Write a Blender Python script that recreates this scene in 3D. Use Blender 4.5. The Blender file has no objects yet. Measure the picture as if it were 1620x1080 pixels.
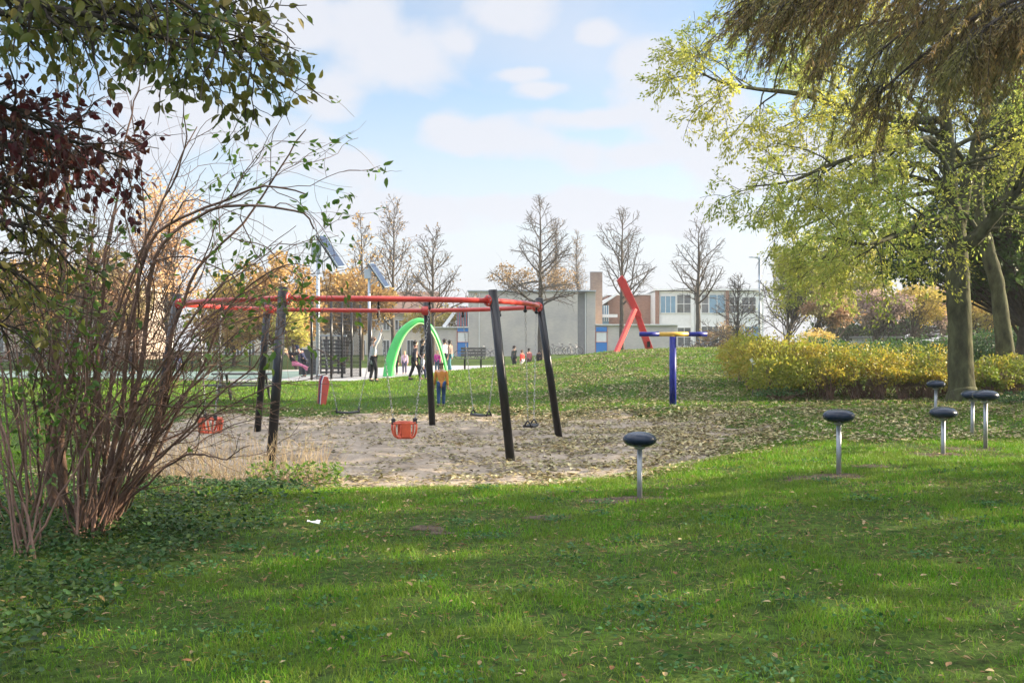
import bpy, bmesh, math, random
import numpy as np
from mathutils import Vector

# ------------------------------------------------------------------ camera, world, sun
S = bpy.context.scene
C = S.collection
F = 1650.0            # focal length in pixels of the 1620 px wide photograph
CAMZ = 1.65
cd = bpy.data.cameras.new('camera')
cd.sensor_width = 36.0
cd.lens = 36.0 * F / 1620.0
cd.clip_start = 0.05
cd.clip_end = 2000
cam = bpy.data.objects.new('camera', cd)
cam.location = (0, 0, CAMZ)
cam.rotation_euler = (math.pi / 2, 0, 0)
C.objects.link(cam)
S.camera = cam

SUN_EL, SUN_AZ = math.radians(19), math.radians(79)     # azimuth from the view direction towards the right
world = bpy.data.worlds.new("World")
S.world = world
world.use_nodes = True
wt = world.node_tree
wt.nodes.clear()
def wn(t, **k):
    n = wt.nodes.new(t)
    for a, v in k.items():
        setattr(n, a, v)
    return n
wl = wt.links.new
w_out = wn('ShaderNodeOutputWorld')
w_bg = wn('ShaderNodeBackground')
w_bg.inputs['Strength'].default_value = 0.12
sky = wn('ShaderNodeTexSky', sky_type='NISHITA', sun_disc=False)
sky.sun_elevation = SUN_EL
sky.sun_rotation = SUN_AZ
sky.air_density = 1.0
sky.dust_density = 0.6
sky.ozone_density = 1.6
tc = wn('ShaderNodeTexCoord')
sep = wn('ShaderNodeSeparateXYZ')
wl(tc.outputs['Generated'], sep.inputs[0])
zz = wn('ShaderNodeMath', operation='MAXIMUM'); wl(sep.outputs['Z'], zz.inputs[0]); zz.inputs[1].default_value = 0.0
za = wn('ShaderNodeMath', operation='ADD'); wl(zz.outputs[0], za.inputs[0]); za.inputs[1].default_value = 0.16
dx = wn('ShaderNodeMath', operation='DIVIDE'); wl(sep.outputs['X'], dx.inputs[0]); wl(za.outputs[0], dx.inputs[1])
dy = wn('ShaderNodeMath', operation='DIVIDE'); wl(sep.outputs['Y'], dy.inputs[0]); wl(za.outputs[0], dy.inputs[1])
cmb = wn('ShaderNodeCombineXYZ'); wl(dx.outputs[0], cmb.inputs[0]); wl(dy.outputs[0], cmb.inputs[1])
def math_n(op, a, b=None, c=None):
    n = wn('ShaderNodeMath', operation=op)
    for k, v in enumerate((a, b, c)):
        if v is None: continue
        if isinstance(v, (int, float)): n.inputs[k].default_value = v
        else: wl(v, n.inputs[k])
    return n.outputs[0]
def maprange(v, a, b, c, d):
    n = wn('ShaderNodeMapRange', interpolation_type='SMOOTHSTEP'); wl(v, n.inputs['Value'])
    for k, x in zip(('From Min', 'From Max', 'To Min', 'To Max'), (a, b, c, d)): n.inputs[k].default_value = x
    return n.outputs[0]
def wnoise(vec, scale, detail=6, rough=.55, dist=.2):
    n = wn('ShaderNodeTexNoise'); wl(vec, n.inputs['Vector'])
    n.inputs['Scale'].default_value = scale; n.inputs['Detail'].default_value = detail; n.inputs['Roughness'].default_value = rough; n.inputs['Distortion'].default_value = dist
    return n.outputs['Fac']
# cloud deck overhead (flat layer) and cumulus banks at fixed bearings in front
deck = maprange(wnoise(cmb.outputs[0], 1.3), .36, .56, 0, 1)
deck = math_n('MULTIPLY', deck, maprange(sep.outputs['Z'], .30, .50, 0, 1))
stretch = wn('ShaderNodeMapping'); wl(tc.outputs['Generated'], stretch.inputs[0]); stretch.inputs['Scale'].default_value = (1, 1, 1.5)
cn = wnoise(stretch.outputs[0], 9.0, 7, .52, .3)
acc = None
for px, py, rx, ry in ((640, 95, 120, 62), (585, 45, 70, 50), (800, 28, 75, 42), (725, 70, 60, 40), (770, 222, 105, 32), (700, 195, 50, 25), (822, 118, 60, 16), (862, 140, 55, 14),
                       (1015, 112, 80, 42), (1010, 245, 125, 30), (940, 190, 90, 18), (1100, 190, 120, 60), (650, 345, 150, 40), (440, 40, 90, 60), (945, 55, 40, 22), (1180, 260, 160, 70), (300, 200, 160, 70), (880, 330, 220, 30), (1120, 340, 160, 40), (520, 150, 60, 50), (480, 250, 120, 50)):
    v = Vector(((px - 810) / F, 1, (540 - py) / F)); L = v.length; v /= L
    mp = wn('ShaderNodeMapping', vector_type='POINT'); wl(tc.outputs['Generated'], mp.inputs[0])
    sx, sz_ = F / rx, F / ry
    mp.inputs['Scale'].default_value = (sx, 2.0, sz_)
    mp.inputs['Location'].default_value = (-v.x * sx, -v.y * 2.0, -v.z * sz_)
    ln = wn('ShaderNodeVectorMath', operation='LENGTH'); wl(mp.outputs[0], ln.inputs[0])
    acc = ln.outputs['Value'] if acc is None else math_n('SMOOTH_MIN', acc, ln.outputs['Value'], .35)
bank = math_n('ADD', math_n('SUBTRACT', 1.3, acc), math_n('MULTIPLY', math_n('SUBTRACT', cn, .5), 3.2))
bank = maprange(bank, -.15, .85, 0, .95)
wisp = maprange(wnoise(stretch.outputs[0], 3.2, 5, .5), .40, .72, 0, .55)
low = maprange(sep.outputs['Z'], .03, .30, .90, .0)
cov = math_n('MAXIMUM', math_n('MAXIMUM', bank, low), math_n('MAXIMUM', deck, wisp))
mixw = wn('ShaderNodeMix', data_type='RGBA')
wl(cov, mixw.inputs['Factor'])
skm = wn('ShaderNodeMix', data_type='RGBA', blend_type='MULTIPLY'); skm.inputs['Factor'].default_value = 1.0
wl(sky.outputs[0], skm.inputs['A']); skm.inputs['B'].default_value = (.60, .60, .60, 1)
wl(skm.outputs['Result'], mixw.inputs['A'])
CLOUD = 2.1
# clouds overhead, out of view, get extra brightness added to lift the shaded lawn
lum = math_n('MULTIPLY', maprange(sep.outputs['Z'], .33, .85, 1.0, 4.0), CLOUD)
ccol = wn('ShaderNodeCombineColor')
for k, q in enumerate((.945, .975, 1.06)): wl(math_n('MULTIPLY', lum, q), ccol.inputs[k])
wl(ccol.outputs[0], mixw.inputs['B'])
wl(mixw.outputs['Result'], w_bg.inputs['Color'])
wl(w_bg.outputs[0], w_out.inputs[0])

sl = bpy.data.lights.new('sun', 'SUN')
sl.energy = 5.0
sl.angle = math.radians(0.5)
sl.color = (1.0, 0.84, 0.62)
so = bpy.data.objects.new('sun', sl)
sdir = Vector((math.sin(SUN_AZ) * math.cos(SUN_EL), math.cos(SUN_AZ) * math.cos(SUN_EL), math.sin(SUN_EL)))
so.rotation_euler = sdir.to_track_quat('Z', 'Y').to_euler()
so.location = (30, 10, 30)
C.objects.link(so)

S.view_settings.view_transform = 'Standard'
S.view_settings.look = 'None'
S.view_settings.gamma = 1
S.view_settings.exposure = 1.8
S.render.engine = 'CYCLES'
S.cycles.max_bounces = 7
S.cycles.diffuse_bounces = 4
S.cycles.transmission_bounces = 4
S.cycles.glossy_bounces = 2
S.cycles.use_denoising = True

random.seed(5)
RNG = np.random.default_rng(11)

# ------------------------------------------------------------------ helpers
def lin(r, g, b):
    def f(c):
        c /= 255.0
        return c / 12.92 if c <= .04045 else ((c + .055) / 1.055) ** 2.4
    return (f(r), f(g), f(b))

def P(px, py, Y):
    return np.array([(px - 810.0) / F * Y, Y, CAMZ - (py - 540.0) / F * Y])

def sm(a, b, x):
    t = np.clip((np.asarray(x, float) - a) / (b - a), 0, 1)
    return t * t * (3 - 2 * t)

_tab = np.random.default_rng(3).random((256, 256))
def vnoise(x, y):
    x = np.asarray(x, float); y = np.asarray(y, float)
    xi = np.floor(x).astype(int); yi = np.floor(y).astype(int)
    fx = x - xi; fy = y - yi
    fx = fx * fx * (3 - 2 * fx); fy = fy * fy * (3 - 2 * fy)
    a = _tab[xi % 256, yi % 256]; b = _tab[(xi + 1) % 256, yi % 256]
    c = _tab[xi % 256, (yi + 1) % 256]; d = _tab[(xi + 1) % 256, (yi + 1) % 256]
    return (a * (1 - fx) + b * fx) * (1 - fy) + (c * (1 - fx) + d * fx) * fy
def fbm(x, y, o=4):
    s = 0; a = .5; t = 0
    for i in range(o):
        s = s + a * vnoise(x * 2 ** i + 17.3 * i, y * 2 ** i + 9.1 * i); t += a; a *= .5
    return s / t

SAND = np.array([(-5.3, 13.5), (-4.2, 12.7), (-2.35, 12.35), (0, 12.6), (1.6, 13.7), (2.9, 14.9), (3.9, 16.8), (4.2, 19), (3.7, 22), (1.8, 24.2),
                 (-3, 24.6), (-7.2, 24.4), (-7.4, 20.5), (-6.5, 16.5)])
def poly_sd(x, y, poly):
    x = np.asarray(x, float); y = np.asarray(y, float)
    d = np.full(x.shape, 1e9); inside = np.zeros(x.shape, bool)
    n = len(poly)
    for i in range(n):
        ax, ay = poly[i]; bx, by = poly[(i + 1) % n]
        ex, ey = bx - ax, by - ay
        t = np.clip(((x - ax) * ex + (y - ay) * ey) / (ex * ex + ey * ey), 0, 1)
        d = np.minimum(d, np.hypot(x - ax - t * ex, y - ay - t * ey))
        c = ((ay > y) != (by > y)) & (x < (bx - ax) * (y - ay) / (by - ay + 1e-12) + ax)
        inside ^= c
    return np.where(inside, -d, d)
def sand_sd(x, y):
    return poly_sd(x, y, SAND) + (fbm(np.asarray(x) * .9, np.asarray(y) * .9, 3) - .5) * (1.1 + 1.5 * sm(1, 3, x)) + (vnoise(np.asarray(x) * 5, np.asarray(y) * 5) - .5) * .25

def mound_h(x):
    return np.interp(x, [-6.5, -2.9, 1.6, 4.7, 8, 12, 20, 40], [0, .32, .8, 1.06, 1.2, 1.15, 1.0, .8])
def H(x, y):
    x = np.asarray(x, float); y = np.asarray(y, float)
    z = (fbm(x * .45, y * .45, 3) - .5) * .10
    z = z + .17 * sm(0.5, 4.5, x) * sm(7, 11, y)
    z = z - .14 * (1 - sm(-.3, 1.0, poly_sd(x, y, SAND)))
    m = sm(25.5, 43.0, y) * (1 - sm(44.5, 58, y)) * mound_h(x)
    z = z + m
    z = z + .30 * sm(60, 95, y)
    z = z + .2 * sm(9, 14, x) * sm(18, 26, y) * (1 - sm(28, 36, y))
    return z
def Hs(x, y):
    return float(H(np.array([x]), np.array([y]))[0])
def ground(px, py, y0=5.0, y1=140.0):
    ys = np.linspace(y0, y1, 6000)
    xs = (px - 810) / F * ys
    pr = 540 + (CAMZ - H(xs, ys)) / ys * F
    k = np.argmax(pr <= py)
    return np.array([xs[k], ys[k], float(H(xs[k:k + 1], ys[k:k + 1])[0])])

# ---- materials
def nodes(name):
    m = bpy.data.materials.new(name)
    m.use_nodes = True
    nt = m.node_tree
    return m, nt, nt.nodes['Principled BSDF']

def mat(name, col, rough=.55, var=.15, scale=6.0, bump=0.0, bscale=40.0, metal=0.0, spec=.5, detail=5, col2=None, stretch=(1, 1, 1), coat=0.0):
    m, nt, b = nodes(name)
    t = nt.nodes.new('ShaderNodeTexCoord')
    mp = nt.nodes.new('ShaderNodeMapping'); mp.inputs['Scale'].default_value = stretch
    nt.links.new(t.outputs['Object'], mp.inputs[0])
    n = nt.nodes.new('ShaderNodeTexNoise'); n.inputs['Scale'].default_value = scale; n.inputs['Detail'].default_value = detail; n.inputs['Roughness'].default_value = .65
    nt.links.new(mp.outputs[0], n.inputs['Vector'])
    r = nt.nodes.new('ShaderNodeValToRGB')
    r.color_ramp.elements[0].position = .3; r.color_ramp.elements[1].position = .7
    c2 = col2 if col2 else tuple(min(1, c * (1 + var)) for c in col)
    c1 = tuple(c * (1 - var) for c in col)
    r.color_ramp.elements[0].color = (*c1, 1); r.color_ramp.elements[1].color = (*c2, 1)
    nt.links.new(n.outputs['Fac'], r.inputs[0])
    nt.links.new(r.outputs[0], b.inputs['Base Color'])
    b.inputs['Roughness'].default_value = rough
    b.inputs['Metallic'].default_value = metal
    b.inputs['Specular IOR Level'].default_value = spec
    b.inputs['Coat Weight'].default_value = coat
    if bump:
        n2 = nt.nodes.new('ShaderNodeTexNoise'); n2.inputs['Scale'].default_value = bscale; n2.inputs['Detail'].default_value = 6
        nt.links.new(mp.outputs[0], n2.inputs['Vector'])
        bp = nt.nodes.new('ShaderNodeBump'); bp.inputs['Strength'].default_value = bump; bp.inputs['Distance'].default_value = .02
        nt.links.new(n2.outputs['Fac'], bp.inputs['Height'])
        nt.links.new(bp.outputs[0], b.inputs['Normal'])
    return m

def leafmat(name, cols, trans=.4, rough=.5, clump=None, cscale=.8, spec=.3):
    """cols: list of colours spread over the single leaves; clump: colour the clumps drift to"""
    m, nt, b = nodes(name)
    g = nt.nodes.new('ShaderNodeNewGeometry')
    r = nt.nodes.new('ShaderNodeValToRGB')
    els = r.color_ramp.elements
    while len(els) < len(cols):
        els.new(.5)
    for i, c in enumerate(cols):
        els[i].position = i / max(1, len(cols) - 1); els[i].color = (*c, 1)
    nt.links.new(g.outputs['Random Per Island'], r.inputs[0])
    out = r.outputs[0]
    if clump:
        n = nt.nodes.new('ShaderNodeTexNoise'); n.inputs['Scale'].default_value = cscale; n.inputs['Detail'].default_value = 2
        nt.links.new(g.outputs['Position'], n.inputs['Vector'])
        mr = nt.nodes.new('ShaderNodeMapRange'); mr.inputs['From Min'].default_value = .42; mr.inputs['From Max'].default_value = .6; mr.inputs['To Max'].default_value = .8
        nt.links.new(n.outputs['Fac'], mr.inputs['Value'])
        mi = nt.nodes.new('ShaderNodeMix'); mi.data_type = 'RGBA'
        nt.links.new(mr.outputs[0], mi.inputs['Factor']); nt.links.new(out, mi.inputs['A']); mi.inputs['B'].default_value = (*clump, 1)
        out = mi.outputs['Result']
    nt.links.new(out, b.inputs['Base Color'])
    b.inputs['Roughness'].default_value = rough
    b.inputs['Specular IOR Level'].default_value = spec
    if trans > 0:
        tr = nt.nodes.new('ShaderNodeBsdfTranslucent'); nt.links.new(out, tr.inputs['Color'])
        ms = nt.nodes.new('ShaderNodeMixShader'); ms.inputs[0].default_value = trans
        nt.links.new(b.outputs[0], ms.inputs[1]); nt.links.new(tr.outputs[0], ms.inputs[2])
        nt.links.new(ms.outputs[0], nt.nodes['Material Output'].inputs['Surface'])
    return m

# ---- objects
def tag(o, label=None, cat=None, group=None, kind=None):
    if label: o['label'] = label
    if cat: o['category'] = cat
    if group: o['group'] = group
    if kind: o['kind'] = kind
    return o
def thing(name, label, cat, loc=(0, 0, 0), group=None):
    o = bpy.data.objects.new(name, None); C.objects.link(o)
    o.location = [float(v) for v in loc]
    o.empty_display_size = .2
    return tag(o, label, cat, group)
def rootloc(o):
    v = Vector((0, 0, 0))
    while o is not None:
        v += o.location; o = o.parent
    return np.array(v)
def link(name, me, m, parent=None):
    o = bpy.data.objects.new(name, me); C.objects.link(o)
    if m: me.materials.append(m)
    if parent is not None: o.parent = parent
    return o
def np_mesh(name, V, facesets, smooth=False):
    me = bpy.data.meshes.new(name)
    V = np.asarray(V, np.float32)
    me.vertices.add(len(V)); me.vertices.foreach_set('co', V.ravel())
    loops = np.concatenate([np.asarray(f, np.int32).ravel() for f in facesets])
    tot = np.concatenate([np.full(len(f), np.asarray(f).shape[1], np.int32) for f in facesets])
    st = np.concatenate([[0], np.cumsum(tot)[:-1]]).astype(np.int32)
    me.loops.add(len(loops)); me.loops.foreach_set('vertex_index', loops)
    me.polygons.add(len(tot)); me.polygons.foreach_set('loop_start', st)
    try: me.polygons.foreach_set('loop_total', tot)
    except Exception: pass
    me.update(calc_edges=True)
    if smooth: me.polygons.foreach_set('use_smooth', np.ones(len(tot), bool))
    me.validate()
    return me
def copy_tree(o, parent=None):
    c = o.copy(); C.objects.link(c)
    if parent is not None: c.parent = parent
    for ch in [x for x in o.children]: copy_tree(ch, c)
    return c

def frame(d):
    d = d / (np.linalg.norm(d) + 1e-12)
    u = np.cross(d, [0, 0, 1.0])
    if np.linalg.norm(u) < 1e-3: u = np.array([1.0, 0, 0])
    u /= np.linalg.norm(u)
    return d, u, np.cross(u, d)

class MB:
    """collects world-space geometry for ONE mesh"""
    def __init__(s): s.v = []; s.f = []; s.n = 0; s.smooth = []
    def add(s, V, Fs, smooth=False):
        V = np.asarray(V, float)
        s.v.append(V)
        for f in Fs: s.f.append([int(i) + s.n for i in f]); s.smooth.append(smooth)
        s.n += len(V); return s
    def box(s, lo, hi):
        x0, y0, z0 = lo; x1, y1, z1 = hi
        V = [(x0, y0, z0), (x1, y0, z0), (x1, y1, z0), (x0, y1, z0), (x0, y0, z1), (x1, y0, z1), (x1, y1, z1), (x0, y1, z1)]
        return s.add(V, [(0, 3, 2, 1), (4, 5, 6, 7), (0, 1, 5, 4), (1, 2, 6, 5), (2, 3, 7, 6), (3, 0, 4, 7)])
    def fbox(s, px0, py0, px1, py1, Y0, depth):
        a = P(px0, py1, Y0); b = P(px1, py0, Y0)
        return s.box((a[0], Y0, a[2]), (b[0], Y0 + depth, b[2]))
    def bar(s, p0, p1, w, h, up=(0, 0, 1), taper=1.0):
        p0 = np.array(p0, float); p1 = np.array(p1, float); d = p1 - p0
        d /= np.linalg.norm(d); u = np.cross(d, up); u /= np.linalg.norm(u); v = np.cross(u, d)
        V = []
        for p, k in ((p0, 1), (p1, taper)):
            for a, b in ((-1, -1), (1, -1), (1, 1), (-1, 1)): V.append(p + u * a * w / 2 * k + v * b * h / 2 * k)
        return s.add(V, [(3, 2, 1, 0), (4, 5, 6, 7), (0, 1, 5, 4), (1, 2, 6, 5), (2, 3, 7, 6), (3, 0, 4, 7)])
    def tube(s, pts, rad, n=8, cap=True):
        pts = np.asarray(pts, float); m = len(pts)
        rad = np.full(m, rad) if np.isscalar(rad) else np.asarray(rad, float)
        V, Fq = tube_arrays(pts, rad, n)
        fs = [tuple(f) for f in Fq]
        if cap: fs += [tuple(range(n))[::-1], tuple(range((m - 1) * n, m * n))]
        return s.add(V, fs, True)
    def lathe(s, c, prof, n=16, axis=(0, 0, 1)):
        d, u, v = frame(np.array(axis, float)); c = np.array(c, float)
        a = np.linspace(0, 2 * np.pi, n, endpoint=False); V = []
        for r, z in prof:
            V.append(c + d * z + np.outer(np.cos(a), u) * r + np.outer(np.sin(a), v) * r)
        V = np.concatenate(V); m = len(prof); fs = []
        for i in range(m - 1):
            for j in range(n):
                k = (j + 1) % n
                fs.append((i * n + j, i * n + k, (i + 1) * n + k, (i + 1) * n + j))
        fs += [tuple(range(n))[::-1], tuple(range((m - 1) * n, m * n))]
        return s.add(V, fs, True)
    def prism(s, pts, off):
        """polygon of world points extruded by the vector off"""
        pts = np.asarray(pts, float); n = len(pts); V = np.concatenate([pts, pts + np.array(off, float)])
        fs = [tuple(range(n)), tuple(range(n, 2 * n))[::-1]] + [((i + 1) % n, i, n + i, n + (i + 1) % n) for i in range(n)]
        return s.add(V, fs)
    def ball(s, c, r, n=10, m=7):
        prof = [(max(1e-4, math.sin(math.pi * i / m)), -math.cos(math.pi * i / m)) for i in range(m + 1)]
        k = s.n
        s.lathe((0, 0, 0), prof, n); s.v[-1] = s.v[-1] * np.array(r) + np.array(c, float)
        return s
    def build(s, name, m, parent=None, bevel=0.0):
        V = np.concatenate(s.v)
        if parent is not None: V = V - rootloc(parent)
        me = bpy.data.meshes.new(name)
        me.from_pydata(V.tolist(), [], s.f)
        me.polygons.foreach_set('use_smooth', np.array(s.smooth, bool))
        bm = bmesh.new(); bm.from_mesh(me); bmesh.ops.recalc_face_normals(bm, faces=bm.faces); bm.to_mesh(me); bm.free()
        me.update()
        o = link(name, me, m, parent)
        if bevel:
            b = o.modifiers.new('bevel', 'BEVEL'); b.width = bevel; b.segments = 2; b.limit_method = 'ANGLE'
        return o

def tube_arrays(pts, rad, n):
    m = len(pts)
    T = np.gradient(pts, axis=0); T /= np.linalg.norm(T, axis=1)[:, None] + 1e-12
    ref = np.array([0, 0, 1.0]) if abs(T[:, 2]).mean() < .85 else np.array([1.0, 0, 0])
    U = np.cross(T, ref); U /= np.linalg.norm(U, axis=1)[:, None] + 1e-9
    W = np.cross(U, T)
    a = np.linspace(0, 2 * np.pi, n, endpoint=False)
    V = pts[:, None, :] + rad[:, None, None] * (np.cos(a)[None, :, None] * U[:, None, :] + np.sin(a)[None, :, None] * W[:, None, :])
    i = np.arange(m - 1)[:, None] * n; j = np.arange(n)[None, :]; k = (j + 1) % n
    Fq = np.stack([i + j, i + k, i + n + k, i + n + j], -1).reshape(-1, 4)
    return V.reshape(-1, 3), Fq

class Wood:
    """many tapering branches in one mesh"""
    def __init__(s): s.v = []; s.f = []; s.n = 0
    def tube(s, pts, rad, n=5):
        V, Fq = tube_arrays(np.asarray(pts, float), np.asarray(rad, float), n)
        s.v.append(V); s.f.append(Fq + s.n); s.n += len(V)
    def build(s, name, m, parent):
        V = np.concatenate(s.v)
        if parent is not None: V = V - rootloc(parent)
        return link(name, np_mesh(name, V, [np.concatenate(s.f)], True), m, parent)

LEAF = {
    'rhomb': (np.array([(0, 0, 0), (.45, -.5, .05), (1, 0, 0), (.45, .5, .05)]), [(0, 1, 2, 3)]),
    'ovate': (np.array([(0, 0, 0), (.22, -.40, .10), (.55, -.46, .12), (.83, -.22, .05), (1.05, 0, -.06), (.83, .22, .05), (.55, .46, .12), (.22, .40, .10), (.5, 0, 0)]),
              [(0, 1, 2, 8), (8, 2, 3, 4), (8, 4, 5, 6), (0, 8, 6, 7)]),
    'blade': (np.array([(0, -.5, 0), (0, .5, 0), (.55, .4, .10), (.55, -.4, .10), (1, 0, .0)]), None),
}
def unit(v):
    return v / (np.linalg.norm(v, axis=-1, keepdims=True) + 1e-9)
def leaves(name, pos, ax, ln, wd, m, parent=None, shape='rhomb', rng=RNG, up=None, upmix=.6):
    """a leaf at each pos growing along ax; up: preferred normal (mixed with chance)"""
    pos = np.asarray(pos, float); N = len(pos)
    ax = unit(np.asarray(ax, float))
    r = rng.normal(size=(N, 3))
    if up is not None: r = r * (1 - upmix) + np.asarray(up, float) * upmix * 2
    nr = unit(r - ax * (r * ax).sum(1, keepdims=True)); sd = np.cross(nr, ax)
    T, fs = LEAF[shape]
    ln = np.broadcast_to(ln, (N,)); wd = np.broadcast_to(wd, (N,))
    V = pos[:, None] + ax[:, None] * T[None, :, 0, None] * ln[:, None, None] + sd[:, None] * T[None, :, 1, None] * wd[:, None, None] + nr[:, None] * T[None, :, 2, None] * ln[:, None, None]
    k = len(T); base = (np.arange(N) * k)[:, None, None]
    Fq = (np.array(fs)[None] + base).reshape(-1, 4)
    V = V.reshape(-1, 3)
    if parent is not None: V = V - rootloc(parent)
    return link(name, np_mesh(name, V, [Fq], shape == 'ovate'), m, parent)

def rdir(n, rng=RNG):
    return unit(rng.normal(size=(n, 3)))

def spline(pts, n=20):
    pts = np.asarray(pts, float); m = len(pts)
    if m < 3:
        t = np.linspace(0, 1, n)[:, None]; return pts[0] * (1 - t) + pts[-1] * t
    Q = np.concatenate([[2 * pts[0] - pts[1]], pts, [2 * pts[-1] - pts[-2]]])
    out = []
    for t in np.linspace(0, m - 1 - 1e-6, n):
        i = int(t); u = t - i; a, b, c, d = Q[i:i + 4]
        out.append(.5 * ((2 * b) + (-a + c) * u + (2 * a - 5 * b + 4 * c - d) * u * u + (-a + 3 * b - 3 * c + d) * u ** 3))
    return np.array(out)

def wander(p, d, L, n, wob, trop, rng):
    pts = [np.array(p, float)]; d = d / np.linalg.norm(d)
    for i in range(n):
        d = d + rng.normal(size=3) * wob + np.array(trop)
        d /= np.linalg.norm(d)
        pts.append(pts[-1] + d * L / n)
    return np.array(pts)

def branch_out(W, pts, rad, spec, rng, tips, level=0):
    """children of a limb, recursively. spec: list of dicts n, t0, ang, len, ratio(radius), wob, trop, seg"""
    if level >= len(spec): return
    sp = spec[level]
    L = np.linalg.norm(np.diff(pts, axis=0), axis=1).sum()
    cnt = sp['n'] if not callable(sp['n']) else sp['n'](L)
    az = rng.random() * 6.28
    for i in range(int(cnt)):
        t = sp['t0'] + (1 - sp['t0']) * (i + rng.random()) / cnt
        k = min(len(pts) - 2, int(t * (len(pts) - 1))); u = t * (len(pts) - 1) - k
        p = pts[k] * (1 - u) + pts[k + 1] * u; r = rad[k] * (1 - u) + rad[k + 1] * u
        T, U, V = frame(pts[k + 1] - pts[k]); az += 2.4 + rng.normal() * .4
        a = sp['ang'] + rng.normal() * .18
        a = a * (1 - sp.get('closeup', 0) * t)
        d = T * math.cos(a) + (U * math.cos(az) + V * math.sin(az)) * math.sin(a)
        ll = sp['len'](t, L) * (0.75 + .5 * rng.random())
        r0 = max(sp.get('rmin', .003), min(r * .8, r * sp['ratio']))
        q = wander(p, d, ll, sp['seg'], sp['wob'], sp['trop'], rng)
        rr = np.linspace(r0, max(sp.get('rmin', .003) * .6, r0 * .3), len(q))
        W.tube(q, rr, 5 if level == 0 else 3)
        if level == len(spec) - 1: tips.append(q)
        branch_out(W, q, rr, spec, rng, tips, level + 1)

def leaf_pts(tips, per, rng, lo=.2, spread=.05):
    pos = []; ax = []
    for q in tips:
        n = rng.poisson(per)
        for i in range(n):
            t = (lo + (1 - lo) * rng.random()) * (len(q) - 1); k = min(len(q) - 2, int(t)); u = t - k
            pos.append(q[k] * (1 - u) + q[k + 1] * u + rng.normal(size=3) * spread)
            ax.append(q[k + 1] - q[k])
    return np.array(pos), np.array(ax)

# ------------------------------------------------------------------ shared materials
M = {}
M['bark_ash'] = mat('ash bark', (.052, .046, .030), .95, .5, 5, 1.0, 16, stretch=(1, 1, .45), col2=(.125, .130, .068), spec=.15, detail=9)
M['bark_dark'] = mat('dark bark', (.055, .045, .035), .9, .4, 9, .6, 30, spec=.2)
M['bark_grey'] = mat('grey bark', (.085, .072, .058), .9, .35, 5, .5, 25, spec=.2)
M['bark_twig'] = mat('brown twig bark', (.135, .082, .057), .7, .5, 4, .3, 60, spec=.35, col2=(.24, .135, .09))
M['black'] = mat('black paint', (.008, .008, .009), .28, .3, 3, spec=.35)
M['black_rubber'] = mat('black rubber', (.02, .02, .022), .6, .3, 8)
M['steel'] = mat('galvanised steel', (.36, .37, .38), .45, .22, 9, .1, 80, metal=.7)
M['chain'] = mat('chain steel', (.42, .41, .39), .4, .2, 40, metal=.6)

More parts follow.
